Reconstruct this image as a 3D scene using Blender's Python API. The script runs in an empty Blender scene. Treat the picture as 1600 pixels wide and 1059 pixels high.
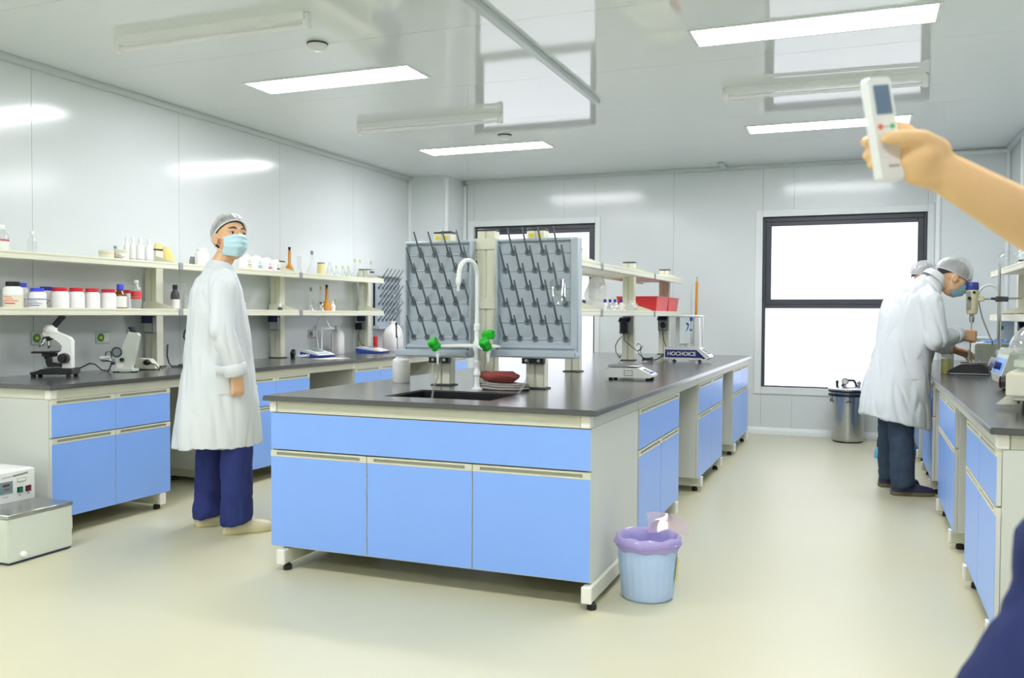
import bpy, bmesh, math, random
from mathutils import Vector as V, Matrix, noise
random.seed(7)
C = bpy.context.scene
COL = C.collection
PI = math.pi
# ---------------------------------------------------------------- camera, world, light, exposure
FPX = 1384.54                       # focal length in pixels of the 1600 px wide frame
H = 1.25                            # lens height
YAW, PIT, ROLL = math.radians(21.58289), math.radians(-1.58145), math.radians(-0.28843)
CAM = V((0, 0, H))
_f = V((-math.sin(YAW) * math.cos(PIT), math.cos(YAW) * math.cos(PIT), math.sin(PIT)))
_r0 = V((math.cos(YAW), math.sin(YAW), 0))
_d0 = _f.cross(_r0)
_r = math.cos(ROLL) * _r0 + math.sin(ROLL) * _d0
_d = -math.sin(ROLL) * _r0 + math.cos(ROLL) * _d0
cd = bpy.data.cameras.new('camera')
cam = bpy.data.objects.new('camera', cd)
COL.objects.link(cam)
cd.sensor_width = 36.0
cd.sensor_fit = 'HORIZONTAL'
cd.lens = FPX / 1600 * 36
cd.clip_start = 0.05
cd.dof.use_dof = True
cd.dof.focus_distance = 5.4
cd.dof.aperture_fstop = 4.5
M3 = Matrix((_r, -_d, -_f)).transposed()
cam.matrix_world = Matrix.Translation(CAM) @ M3.to_4x4()
C.camera = cam
w = bpy.data.worlds.new('overcast')
C.world = w
w.use_nodes = True
w.node_tree.nodes['Background'].inputs[0].default_value = (0.97, 0.97, 1.0, 1)
w.node_tree.nodes['Background'].inputs[1].default_value = 1.7
LAMP = 33.0                         # radiance of the ceiling panels
C.view_settings.view_transform = 'Standard'
C.view_settings.look = 'None'
C.view_settings.gamma = 1.0
C.view_settings.use_curve_mapping = False
C.view_settings.exposure = 0.20
C.cycles.use_denoising = True
C.cycles.max_bounces = 10
C.cycles.diffuse_bounces = 5
C.cycles.glossy_bounces = 4
C.cycles.transparent_max_bounces = 24
C.cycles.caustics_reflective = False
C.cycles.caustics_refractive = False
C.cycles.sample_clamp_indirect = 6.0


def ray(px, py):
    return _r * ((px - 800) / FPX) + _d * ((py - 529.5) / FPX) + _f


def on(px, py, ax, val):
    d = ray(px, py)
    return CAM + d * ((val - CAM[ax]) / d[ax])


def deep(px, py, t):
    return CAM + ray(px, py) * t


def proj(p):
    q = V(p) - CAM
    z = q.dot(_f)
    return 800 + FPX * q.dot(_r) / z, 529.5 + FPX * q.dot(_d) / z, z


def spot(px0, px1, pytop, ax, val, z):
    """where a thing spanning px0..px1 stands at height z on the plane ax=val -> base point, radius, height"""
    m = (px0 + px1) / 2
    py = 500
    for _ in range(6):
        p = on(m, py, ax, val)
        py = proj((p.x, p.y, z))[1]
    p = on(m, py, ax, val)
    z_ = proj(p)[2]
    return V((p.x, p.y, z)), (px1 - px0) / 2 * z_ / FPX, (py - pytop) * z_ / FPX


# ---------------------------------------------------------------- materials
def lin(c):
    o = []
    for v in c:
        v = v / 255.0
        o.append(v / 12.92 if v <= 0.04045 else ((v + 0.055) / 1.055) ** 2.4)
    return (*o, 1.0)


MATS = {}


def mat(name, rgb, rough=0.5, metal=0.0, spec=0.5, var=0.04, scale=6.0, bump=0.0, bscale=120.0, coat=0.0, trans=0.0, alpha=1.0, sss=0.0):
    m = bpy.data.materials.new(name)
    m.use_nodes = True
    nt = m.node_tree
    b = nt.nodes['Principled BSDF']
    tc = nt.nodes.new('ShaderNodeTexCoord')
    nz = nt.nodes.new('ShaderNodeTexNoise')
    nz.inputs['Scale'].default_value = scale
    nz.inputs['Detail'].default_value = 3
    nt.links.new(tc.outputs['Object'], nz.inputs['Vector'])
    mx = nt.nodes.new('ShaderNodeMix')
    mx.data_type = 'RGBA'
    c = lin(rgb)
    mx.inputs[6].default_value = (*[x * (1 - var) for x in c[:3]], 1)
    mx.inputs[7].default_value = (*[min(1, x * (1 + var)) for x in c[:3]], 1)
    nt.links.new(nz.outputs['Fac'], mx.inputs[0])
    nt.links.new(mx.outputs[2], b.inputs['Base Color'])
    b.inputs['Roughness'].default_value = rough
    b.inputs['Metallic'].default_value = metal
    b.inputs['Specular IOR Level'].default_value = spec
    b.inputs['Coat Weight'].default_value = coat
    b.inputs['Coat Roughness'].default_value = 0.2
    b.inputs['Transmission Weight'].default_value = trans
    b.inputs['Alpha'].default_value = alpha
    if sss:
        b.inputs['Subsurface Weight'].default_value = sss
        b.inputs['Subsurface Radius'].default_value = (0.02, 0.008, 0.004)
    if bump:
        n2 = nt.nodes.new('ShaderNodeTexNoise')
        n2.inputs['Scale'].default_value = bscale
        n2.inputs['Detail'].default_value = 2
        nt.links.new(tc.outputs['Object'], n2.inputs['Vector'])
        bp = nt.nodes.new('ShaderNodeBump')
        bp.inputs['Strength'].default_value = bump
        bp.inputs['Distance'].default_value = 0.004
        nt.links.new(n2.outputs['Fac'], bp.inputs['Height'])
        nt.links.new(bp.outputs['Normal'], b.inputs['Normal'])
    MATS[name] = m
    return m


def mat_glass(name, tint, refl=1.0, body=0.0, brgb=(255, 255, 255), lo=0.04):
    """thin clear glass or film: see-through with a Fresnel sheen, optionally a little milky"""
    m = bpy.data.materials.new(name)
    m.use_nodes = True
    nt = m.node_tree
    nt.nodes.remove(nt.nodes['Principled BSDF'])
    out = nt.nodes['Material Output']
    tr = nt.nodes.new('ShaderNodeBsdfTransparent')
    tr.inputs[0].default_value = lin(tint)
    gl = nt.nodes.new('ShaderNodeBsdfGlossy')
    gl.inputs['Roughness'].default_value = 0.04
    lw = nt.nodes.new('ShaderNodeLayerWeight')
    lw.inputs[0].default_value = 0.35
    mr = nt.nodes.new('ShaderNodeMapRange')
    mr.inputs[3].default_value = lo
    mr.inputs[4].default_value = 0.75 * refl
    nt.links.new(lw.outputs['Facing'], mr.inputs[0])
    mx = nt.nodes.new('ShaderNodeMixShader')
    nt.links.new(mr.outputs[0], mx.inputs[0])
    last = tr
    if body:
        df = nt.nodes.new('ShaderNodeBsdfDiffuse')
        df.inputs[0].default_value = lin(brgb)
        tl = nt.nodes.new('ShaderNodeBsdfTranslucent')
        tl.inputs[0].default_value = lin(brgb)
        m1 = nt.nodes.new('ShaderNodeMixShader')
        m1.inputs[0].default_value = 0.5
        nt.links.new(df.outputs[0], m1.inputs[1])
        nt.links.new(tl.outputs[0], m1.inputs[2])
        m2 = nt.nodes.new('ShaderNodeMixShader')
        m2.inputs[0].default_value = body
        nt.links.new(tr.outputs[0], m2.inputs[1])
        nt.links.new(m1.outputs[0], m2.inputs[2])
        last = m2
    nt.links.new(last.outputs[0], mx.inputs[1])
    nt.links.new(gl.outputs[0], mx.inputs[2])
    nt.links.new(mx.outputs[0], out.inputs[0])
    MATS[name] = m
    return m


def mat_emit(name, rgb, strength):
    m = bpy.data.materials.new(name)
    m.use_nodes = True
    nt = m.node_tree
    b = nt.nodes['Principled BSDF']
    b.inputs['Base Color'].default_value = lin(rgb)
    b.inputs['Emission Color'].default_value = lin(rgb)
    b.inputs['Emission Strength'].default_value = strength
    MATS[name] = m
    return m


m_wall = mat('wall_panel_paint', (219, 225, 225), 0.15, spec=0.6, var=0.012, scale=1.5)
m_ceil = mat('ceiling_panel_paint', (228, 234, 234), 0.055, spec=0.7, var=0.012, scale=1.2, bump=0.006, bscale=2.0)
m_trim = mat('aluminium_trim', (228, 233, 232), 0.35, spec=0.5, var=0.02)
m_trimg = mat('grey_trim', (196, 205, 206), 0.35, var=0.02)
m_floor = mat('vinyl_floor', (201, 198, 169), 0.34, spec=0.5, var=0.03, scale=0.9, bump=0.03, bscale=3.0)
m_lamp = mat_emit('lamp_panel', (250, 250, 255), LAMP)
m_blue = mat('blue_laminate', (136, 179, 255), 0.3, var=0.012)
m_case = mat('grey_board', (208, 211, 204), 0.4, var=0.012)
m_cream = mat('cream_profile', (214, 214, 196), 0.38, var=0.02)
m_post = mat('ivory_profile', (226, 226, 205), 0.35, var=0.02)
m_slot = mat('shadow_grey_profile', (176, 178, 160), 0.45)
m_capw = mat('white_corner_plastic', (240, 238, 230), 0.4)
m_top = mat('phenolic_worktop', (74, 75, 75), 0.25, spec=0.8, coat=0.7, var=0.06, scale=25, bump=0.03, bscale=300)
m_black = mat('black_plastic', (26, 26, 30), 0.38)
m_rubber = mat('black_rubber', (28, 28, 30), 0.6)
m_darkgrey = mat('dark_grey_plastic', (66, 68, 70), 0.45)
m_grey = mat('mid_grey_plastic', (150, 154, 156), 0.45)
m_navy = mat('navy_socket_flap', (44, 52, 102), 0.4)
m_white = mat('white_plastic', (240, 241, 238), 0.35)
m_ivory = mat('ivory_plastic', (228, 227, 208), 0.35)
m_metal = mat('brushed_steel', (196, 197, 196), 0.28, metal=1.0, var=0.05, scale=20)
m_chrome = mat('chrome', (222, 222, 222), 0.08, metal=1.0)
m_wframe = mat('anthracite_window_frame', (66, 70, 78), 0.4)
m_glass = mat_glass('clear_glass', (252, 253, 253), .45, lo=.03)
m_glass2 = mat_glass('clear_plastic', (250, 252, 252), 0.6, 0.16)
m_pane = mat_glass('window_glass', (250, 252, 255), 0.5, lo=0.02)
m_amber = mat('amber_glass', (110, 60, 6), 0.08, spec=0.7)
m_amber2 = mat('amber_tube', (206, 140, 40), 0.15, spec=0.6)
m_peg = mat('grey_polypropylene', (178, 190, 199), 0.4, var=0.02)
m_pegd = mat('dark_grey_peg', (108, 116, 122), 0.4)
m_green = mat('green_tap_knob', (32, 196, 44), 0.35)
m_tapw = mat('white_epoxy', (244, 246, 246), 0.25)
m_red = mat('red_plastic', (226, 62, 66), 0.35)
m_redcap = mat('red_cap', (214, 48, 60), 0.4)
m_bluecap = mat('blue_cap', (70, 84, 226), 0.4)
m_dbluecap = mat('dark_blue_cap', (48, 52, 160), 0.4)
m_hdpe = mat('white_hdpe', (244, 244, 242), 0.4, sss=0.0)
m_label = mat('paper_label', (236, 236, 228), 0.6)
m_labelb = mat('cream_label', (232, 228, 204), 0.6)
m_bluep = mat('blue_print', (60, 92, 190), 0.45)
m_inkb = mat('black_print', (50, 52, 54), 0.6)
m_redp = mat('red_print', (222, 72, 72), 0.5)
m_yelp = mat('yellow_print', (234, 214, 60), 0.5)
m_tealp = mat('teal_print', (120, 190, 190), 0.5)
m_greenp = mat('green_sticker', (60, 150, 70), 0.5)
m_yel = mat('yellow_rubber', (236, 214, 140), 0.5)
m_lcd = mat('lcd_grey', (126, 146, 150), 0.25)


# ---------------------------------------------------------------- mesh builder
class G:
    """collects primitives into one mesh"""

    def __init__(s):
        s.bm = bmesh.new()
        s.mi = 0

    def _mark(s, n0):
        s.bm.faces.ensure_lookup_table()
        for i in range(n0, len(s.bm.faces)):
            s.bm.faces[i].material_index = s.mi

    def box(s, x0, x1, y0, y1, z0, z1, b=0.0, M=None, seg=1):
        n0 = len(s.bm.faces)
        mt = Matrix.Translation(((x0 + x1) / 2, (y0 + y1) / 2, (z0 + z1) / 2)) @ Matrix.Diagonal((abs(x1 - x0), abs(y1 - y0), abs(z1 - z0), 1))
        if M is not None:
            mt = M @ mt
        r = bmesh.ops.create_cube(s.bm, size=1, matrix=mt)
        if b > 0:
            vs = r['verts']
            es = list({e for v in vs for e in v.link_edges})
            bmesh.ops.bevel(s.bm, geom=es, offset=b, segments=seg, affect='EDGES', clamp_overlap=True)
            for f in s.bm.faces:
                if f.index == -1:
                    f.material_index = s.mi
        s._mark(n0)
        return s

    def poly(s, vs, fs, M=None):
        n0 = len(s.bm.faces)
        bv = [s.bm.verts.new(M @ V(v) if M is not None else V(v)) for v in vs]
        for f in fs:
            try:
                s.bm.faces.new([bv[i] for i in f])
            except ValueError:
                pass
        s._mark(n0)
        return s

    def rings(s, rings, cap0=True, cap1=True, closed=True, M=None):
        """skin a list of equally long point rings"""
        n = len(rings[0])
        vs = [p for r in rings for p in r]
        fs = []
        for i in range(len(rings) - 1):
            for j in range(n if closed else n - 1):
                a, b = i * n + j, i * n + (j + 1) % n
                fs.append((a, b, b + n, a + n))
        if cap0 and closed:
            fs.append(tuple(range(n - 1, -1, -1)))
        if cap1 and closed:
            k = (len(rings) - 1) * n
            fs.append(tuple(range(k, k + n)))
        return s.poly(vs, fs, M)

    def cyl(s, p0, p1, r0, r1=None, n=16, cap=True):
        p0, p1 = V(p0), V(p1)
        r1 = r0 if r1 is None else r1
        a = (p1 - p0).normalized()
        u = a.orthogonal().normalized()
        v = a.cross(u)
        R = lambda p, r: [p + u * (r * math.cos(2 * PI * i / n)) + v * (r * math.sin(2 * PI * i / n)) for i in range(n)]
        return s.rings([R(p0, r0), R(p1, r1)], cap, cap)

    def lathe(s, prof, c=(0, 0, 0), n=20, M=None, cap=True):
        c = V(c)
        R = [[c + V((r * math.cos(2 * PI * i / n), r * math.sin(2 * PI * i / n), z)) for i in range(n)] for r, z in prof]
        return s.rings(R, cap, cap, M=M)

    def tube(s, pts, r, n=8, cap=True):
        pts = [V(p) for p in pts]
        rings = []
        up = None
        for i, p in enumerate(pts):
            t = (pts[min(i + 1, len(pts) - 1)] - pts[max(i - 1, 0)])
            t = t.normalized() if t.length > 1e-9 else V((0, 0, 1))
            if up is None:
                u = t.orthogonal().normalized()
            else:
                u = up - t * up.dot(t)
                u = u.normalized() if u.length > 1e-6 else t.orthogonal().normalized()
            up = u
            v = t.cross(u)
            rr = r[i] if isinstance(r, (list, tuple)) else r
            rings.append([p + u * (rr * math.cos(2 * PI * k / n)) + v * (rr * math.sin(2 * PI * k / n)) for k in range(n)])
        return s.rings(rings, cap, cap)

    def ball(s, c, r, n=16, M=None):
        n0 = len(s.bm.faces)
        rr = r if isinstance(r, (tuple, list)) else (r, r, r)
        mt = Matrix.Translation(c) @ (M.to_4x4() if M is not None else Matrix.Identity(4)) @ Matrix.Diagonal((*rr, 1))
        bmesh.ops.create_uvsphere(s.bm, u_segments=n, v_segments=max(6, n // 2), radius=1, matrix=mt)
        s._mark(n0)
        return s

    def prism(s, poly, axis, d0, d1):
        """extrude a 2-D outline along axis (0: outline in yz, 1: in xz, 2: in xy)"""
        def P(a, b, d):
            return ((d, a, b), (a, d, b), (a, b, d))[axis]
        n = len(poly)
        vs = [P(a, b, d0) for a, b in poly] + [P(a, b, d1) for a, b in poly]
        fs = [tuple(range(n - 1, -1, -1)), tuple(range(n, 2 * n))] + [(i, (i + 1) % n, (i + 1) % n + n, i + n) for i in range(n)]
        return s.poly(vs, fs)

    def use(s, i):
        s.mi = i
        return s


MW = {}                                                       # world matrix of every parent


def obj(name, g, m, parent=None, local=False, smooth=True, angle=38, kind=None, label=None, loc=None):
    me = bpy.data.meshes.new(name)
    bm = g.bm
    bmesh.ops.recalc_face_normals(bm, faces=bm.faces)
    o = bpy.data.objects.new(name, me)
    MX = Matrix.Identity(4)
    if parent is not None:
        o.parent = parent
        MX = MW[parent.name]
        if not local:
            bm.transform(MX.inverted())
    elif loc is not None:
        MX = Matrix.Translation(loc)
        if not local:
            bm.transform(MX.inverted())
        o.location = loc
    bm.to_mesh(me)
    bm.free()
    for mm in (m if isinstance(m, (list, tuple)) else [m]):
        me.materials.append(mm)
    if smooth:
        me.polygons.foreach_set('use_smooth', [True] * len(me.polygons))
        me.set_sharp_from_angle(angle=math.radians(angle))
    COL.objects.link(o)
    MW[o.name] = MX
    if kind:
        o['kind'] = kind
    if label:
        o['label'] = label
    return o


def tag(o, label, cat, group=None):
    o['label'] = label
    o['category'] = cat
    if group:
        o['group'] = group
    return o


def thing(name, label, cat, loc=(0, 0, 0), rz=0.0, group=None):
    o = bpy.data.objects.new(name, None)
    o.empty_display_size = 0.05
    COL.objects.link(o)
    o.location = loc
    o.rotation_euler = (0, 0, rz)
    MW[o.name] = Matrix.Translation(loc) @ Matrix.Rotation(rz, 4, 'Z')
    return tag(o, label, cat, group)


def dup(root, loc, rz=0.0, label=None, group=None):
    def cp(o, par):
        c = o.copy()
        COL.objects.link(c)
        c.parent = par
        for ch in o.children:
            cp(ch, c)
        return c
    r = cp(root, None)
    r.location = loc
    r.rotation_euler = (0, 0, rz)
    if label:
        r['label'] = label
    if group:
        r['group'] = group
    MW[r.name] = Matrix.Translation(loc) @ Matrix.Rotation(rz, 4, 'Z')
    return r


def structure(o):
    o['kind'] = 'structure'
    return o
# ---------------------------------------------------------------- the room
XL, XR, YB, YF, ZC = -4.95, 1.27, 9.70, -3.2, 2.84
structure(obj('floor', G().box(XL - .1, XR + .1, YF - .1, YB + .1, -0.06, 0), m_floor))
# ceiling of long glossy panels
ceil = structure(obj('ceiling', G().box(XL - .1, XR + .1, YF - .1, YB + .1, ZC + .02, ZC + .08), m_ceil))
cuts = [YF - .1, -2.2, -1.05, 0.1, 1.2, 2.35, 3.4, 4.5, 5.65, 6.75, 7.3, 8.4, YB + .1]
for a, b in zip(cuts[:-1], cuts[1:]):
    obj('ceiling_panel', G().box(XL - .1, XR + .1, a + .0015, b - .0015, ZC, ZC + .02), m_ceil, ceil)


def wall_panels(root, axis, at, th, cuts, z0, z1):
    for a, b in zip(cuts[:-1], cuts[1:]):
        g = G()
        if axis == 0:
            g.box(at, at + th, a + .0015, b - .0015, z0, z1)
        else:
            g.box(a + .0015, b - .0015, at, at + th, z0, z1)
        obj('wall_panel', g, m_wall, root)


wl = structure(obj('wall_left', G().box(XL - .1, XL - .02, YF - .1, YB + .1, 0, ZC), m_wall))
wall_panels(wl, 0, XL - .02, .02, [YF - .1, -1.4, 0.0, 1.4, 2.8, 4.16, 5.47, 6.75, 8.0, 9.21], 0, ZC)
wr = structure(obj('wall_right', G().box(XR + .02, XR + .1, YF - .1, YB + .1, 0, ZC), m_wall))
wall_panels(wr, 0, XR, .02, [YF - .1, -1.4, 0.0, 1.4, 2.8, 4.2, 5.4, 6.6, 7.8, 9.47], 0, ZC)
wf = structure(obj('wall_front', G().box(XL, XR, YF - .1, YF - .02, 0, ZC), m_wall))
wall_panels(wf, 1, YF - .02, .02, [XL, -3.7, -2.45, -1.2, 0.05, XR], 0, ZC)
# back wall with two window openings
W1 = (-0.995, 0.585, 0.498, 2.29)       # right window opening x0 x1 z0 z1
W2 = (-4.33, -2.83, 0.498, 2.29)
xs = [XL, W2[0], W2[1], W1[0], W1[1], XR]
wb = structure(obj('wall_back', G().box(XL, W2[0], YB + .02, YB + .1, 0, ZC).box(W2[1], W1[0], YB + .02, YB + .1, 0, ZC).box(W1[1], XR, YB + .02, YB + .1, 0, ZC)
     .box(W2[0], W2[1], YB + .02, YB + .1, 0, W2[2]).box(W2[0], W2[1], YB + .02, YB + .1, W2[3], ZC)
     .box(W1[0], W1[1], YB + .02, YB + .1, 0, W1[2]).box(W1[0], W1[1], YB + .02, YB + .1, W1[3], ZC), m_wall))
for a, b, z0, z1 in ((-4.42, W2[0], 0, ZC), (W2[0], -3.2, 0, .498), (-3.2, W2[1], 0, .498), (W2[0], -3.2, 2.29, ZC), (-3.2, W2[1], 2.29, ZC),
                     (W2[1], -1.94, 0, ZC), (-1.94, W1[0], 0, ZC), (W1[0], -.68, 0, .498), (-.68, W1[1], 0, .498),
                     (W1[0], -.68, 2.29, ZC), (-.68, W1[1], 2.29, ZC), (W1[1], .67, 0, ZC)):
    obj('wall_panel', G().box(a + .001, b - .001, YB, YB + .02, z0, z1), m_wall, wb)
# boxed columns in the two back corners
cl_ = structure(obj('column_left', G().box(XL, -4.465, 9.21, YB, 0, ZC), m_wall))
cr_ = structure(obj('column_right', G().box(.665, XR, 9.47, YB, 0, ZC), m_wall))


def strip(name, pts, r, m, par=None):
    o = obj(name, G().tube(pts, r, 10), m, par)
    if par is None:
        structure(o)
    return o


# cove strips
n_ = 1
for pts, r, m in (([(XL + .012, YF, ZC - .012), (XL + .012, 9.2, ZC - .012)], .032, m_trimg),
                  ([(-4.44, YB - .01, ZC - .012), (.66, YB - .01, ZC - .012)], .03, m_trimg),
                  ([(.68, 9.47 - .008, ZC - .03), (XR, 9.47 - .008, ZC - .03)], .022, m_trim),
                  ([(XL + .015, 9.21 - .005, 0), (XL + .015, 9.21 - .005, ZC - .03)], .026, m_trim),
                  ([(-4.465, 9.215, 0), (-4.465, 9.215, ZC - .03)], .026, m_trim),
                  ([(-4.45, YB - .005, 0), (-4.45, YB - .005, ZC - .06)], .026, m_trim),
                  ([(.665, 9.475, 0), (.665, 9.475, ZC - .03)], .026, m_trim),
                  ([(.645, YB - .002, 2.38), (.645, YB - .002, ZC - .06)], .014, m_trim),
                  ([(XR - .015, 9.47 - .005, 0), (XR - .015, 9.47 - .005, ZC - .03)], .022, m_trim),
                  ([(XR - .005, 8.75, 0), (XR - .005, 8.75, ZC - .03)], .018, m_trim),
                  ([(XR - .012, YF, ZC - .012), (XR - .012, 9.45, ZC - .012)], .03, m_trimg)):
    strip('trim_%d' % n_, pts, r, m)
    n_ += 1
# cable duct across the ceiling
structure(obj('trim_%d' % n_, G().box(-1.875, -1.825, 2.0, 6.36, ZC - .035, ZC, .006), m_trimg))
structure(obj('trim_%d' % (n_ + 1), G().box(-1.42, -1.36, 9.35, 9.62, ZC - .03, ZC, .006), m_trimg))
for nm, a, b, y0, y1 in (('baseboard_back', -4.46, .66, YB - .03, YB + .005),):
    structure(obj(nm, G().prism([(y1, 0), (y0, 0), (y0 + .004, .03), (y0 + .016, .062), (y1, .075)], 0, a, b), m_trim))
structure(obj('baseboard_left', G().prism([(XL - .005, 0), (XL + .03, 0), (XL + .026, .03), (XL + .012, .062), (XL - .005, .075)], 1, YF, 9.2), m_trim))
structure(obj('baseboard_right', G().prism([(XR + .005, 0), (XR - .03, 0), (XR - .026, .03), (XR - .012, .062), (XR + .005, .075)], 1, YF, 9.46), m_trim))


def window(n, W):
    x0, x1, z0, z1 = W
    root = bpy.data.objects.new('window_%d' % n, None)
    COL.objects.link(root)
    root.location = ((x0 + x1) / 2, YB, z0)
    MW[root.name] = Matrix.Translation(root.location)
    structure(root)
    t = .072                                      # light architrave around the opening, proud of the wall
    obj('architrave', G().box(x0 - t, x0, YB - .014, YB + .1, z0 - t, z1 + t, .003).box(x1, x1 + t * .85, YB - .014, YB + .1, z0 - t, z1 + t, .003)
        .box(x0, x1, YB - .014, YB + .1, z1, z1 + t, .003).box(x0, x1, YB - .014, YB + .1, z0 - t, z0, .003), m_trim, root)
    f = .062
    y0, y1 = YB + .035, YB + .1
    zm0, zm1 = 1.33, 1.425
    obj('frame', G().box(x0, x0 + .03, y0, y1, z0, z1, .003).box(x1 - .03, x1, y0, y1, z0, z1, .003)
        .box(x0 + .03, x1 - .03, y0, y1, z1 - .05, z1, .003).box(x0 + .03, x1 - .03, y0, y1, z0, z0 + .012, .003)
        .box(x0 + .03, x1 - .03, y0, y1, zm0, zm0 + .04, .003), m_wframe, root)
    a, b, c, d = x0 + .03, x1 - .03, zm0 + .04, z1 - .05
    s = .055
    obj('sash', G().box(a, a + s, y0 + .01, y1 - .01, c, d, .003).box(b - s, b, y0 + .01, y1 - .01, c, d, .003)
        .box(a + s, b - s, y0 + .01, y1 - .01, d - s * .8, d, .003).box(a + s, b - s, y0 + .01, y1 - .01, c, c + s, .003), m_wframe, root)
    obj('pane', G().box(a + s - .004, b - s + .004, y0 + .03, y0 + .036, c + s - .004, d - s * .8 + .004), m_pane, root)
    obj('pane', G().box(a, b, y0 + .03, y0 + .036, z0 + .012, zm0), m_pane, root)
    return root


window(1, W1)
window(2, W2)

# ---------------------------------------------------------------- ceiling lights
lampspots = [(-3.36, 5.20, 'recessed light panel above the left aisle, nearer of the two'), (-0.29, 5.15, 'bright recessed light panel above the right aisle, nearer of the two'),
             (-3.38, 7.83, 'recessed light panel near the back left, behind the second batten'), (-0.30, 7.83, 'recessed light panel partly hidden by the raised remote control')]
lampspots += [(-3.36, 2.2, 'unseen recessed light panel added over the left aisle just before the view begins'), (-0.29, 2.2, 'unseen recessed light panel added over the right aisle just before the view begins'),  # unseen panels outside the view, added so the island front gets light
              (-3.36, -0.6, 'unseen rearmost recessed light panel added over the left aisle behind the photographer'), (-0.29, -0.6, 'unseen rearmost recessed light panel added over the right aisle behind the photographer')]
lamp0 = thing('ceiling_light', lampspots[0][2], 'ceiling light', (lampspots[0][0], lampspots[0][1], ZC), 0, 'recessed light panels')
g = G()
for a in ((-.645, -.627, -.165, .165), (.627, .645, -.165, .165), (-.627, .627, -.165, -.147), (-.627, .627, .147, .165)):
    g.box(a[0], a[1], a[2], a[3], -.008, .001)
obj('frame', g, m_trim, lamp0, local=True)
obj('diffuser', G().box(-.627, .627, -.147, .147, -.005, -.001), m_lamp, lamp0, local=True)
for x, y, l in lampspots[1:]:
    dup(lamp0, (x, y, ZC), 0, l, 'recessed light panels')


def batten(x, y, rz, label, L=1.28):
    t = thing('tube_light', label, 'tube light', (x, y, ZC), rz, 'unlit batten tubes on the ceiling')
    obj('housing', G().prism([(-.035, 0), (-.03, -.04), (.03, -.04), (.035, 0)], 0, -L / 2, L / 2), m_white, t, local=True)
    for s in (-1, 1):
        obj('lamp_holder', G().box(s * L / 2 - .018, s * L / 2 + .018, -.022, .022, -.085, 0, .006), m_white, t, local=True)
    obj('tube', G().cyl((-L / 2 + .018, 0, -.066), (L / 2 - .018, 0, -.066), .013, n=12), m_white, t, local=True)
    return t


batten(-3.40, 3.99, 0.015, 'unlit batten tube light nearest the camera on the left')
batten(-3.32, 6.50, 0.0, 'unlit batten tube light between the two left light panels')
batten(-0.28, 6.40, 0.05, 'unlit batten tube light between the two right light panels')
for x, y, l in ((-3.01, 4.47, 'round white smoke detector in front of the near left light panel'), (-2.975, 7.32, 'round white smoke detector in front of the far left light panel')):
    t = thing('smoke_detector', l, 'smoke detector', (x, y, ZC), 0, 'smoke detectors')
    obj('base', G().lathe([(.062, 0), (.062, -.008), (.05, -.012)]), m_darkgrey, t, local=True)
    obj('dome', G().lathe([(.058, -.01), (.056, -.028), (.035, -.04), (.0, -.042)], cap=False), m_white, t, local=True)

# ---------------------------------------------------------------- lab benches
BZ0, BZ1 = .105, .768                             # underside and top of the base units
WT0, WT1 = .825, .85                              # worktop


def slotbar(g, y0, y1, z0, z1, xf, s, swap=False):
    """grip profile: a bar with a recessed slot on its front (front at xf, facing s)"""
    def bx(a, b, c, d, e, f):
        if swap:
            g.box(c, d, min(a, b), max(a, b), e, f)
        else:
            g.box(min(a, b), max(a, b), c, d, e, f)
    L = y1 - y0
    e = min(.035, L * .09)
    h = z1 - z0
    bx(xf - s * .02, xf - s * .012, y0, y1, z0, z1)
    bx(xf - s * .012, xf, y0, y1, z1 - h * .26, z1)
    bx(xf - s * .012, xf, y0, y1, z0, z0 + h * .24)
    bx(xf - s * .012, xf, y0, y0 + e, z0 + h * .24, z1 - h * .26)
    bx(xf - s * .012, xf, y1 - e, y1, z0 + h * .24, z1 - h * .26)
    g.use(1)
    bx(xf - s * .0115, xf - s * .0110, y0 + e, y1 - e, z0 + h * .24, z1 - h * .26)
    g.use(0)


def front(name, par, xf, s, y0, y1, z0, z1, swap=False, handle=True, hh=.03):
    """door or drawer front: blue face on a pale board with a full-width grip on top"""
    zt = z1 - hh if handle else z1
    g = G()
    def bx(a, b, c, d, e, f):
        if swap:
            g.box(c, d, min(a, b), max(a, b), e, f)
        else:
            g.box(min(a, b), max(a, b), c, d, e, f)
    bx(xf - s * .018, xf - s * .002, y0, y1, z0, zt)
    g.use(1)
    bx(xf - s * .002, xf, y0 + .0015, y1 - .0015, z0 + .0015, zt - .0005)
    o = obj(name, g, [m_case, m_blue], par, smooth=False)
    if handle:
        h = G()
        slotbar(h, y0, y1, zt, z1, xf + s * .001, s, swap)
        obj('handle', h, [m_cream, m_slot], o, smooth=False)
    return o


def base_unit(xf, s, y0, y1, depth, label, group, wide=False):
    """base cabinet whose fronts lie at xf and face s along x"""
    t = thing('base_cabinet', label, 'cabinet', (xf - s * depth / 2, (y0 + y1) / 2, BZ0), 0, group)
    x0, x1 = sorted((xf - s * .02, xf - s * depth))
    obj('carcass', G().box(x0, x1, y0, y1, BZ0, BZ1, .002), m_case, t, smooth=False)
    ym = (y0 + y1) / 2
    zs = .552
    e = .004
    if wide:
        front('drawer', t, xf, s, y0 + e, y1 - e, zs + .006, BZ1)
    else:
        front('drawer', t, xf, s, y0 + e, ym - .002, zs + .006, BZ1)
        front('drawer', t, xf, s, ym + .002, y1 - e, zs + .006, BZ1)
    front('door', t, xf, s, y0 + e, ym - .002, BZ0, zs)
    front('door', t, xf, s, ym + .002, y1 - e, BZ0, zs)
    return t


def foot(g_par, x, y):
    obj('rubber_foot', G().lathe([(.02, 0), (.022, .004), (.02, .024), (.012, .028), (.012, .034)], (x, y, 0), 14), m_rubber, g_par)


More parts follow.
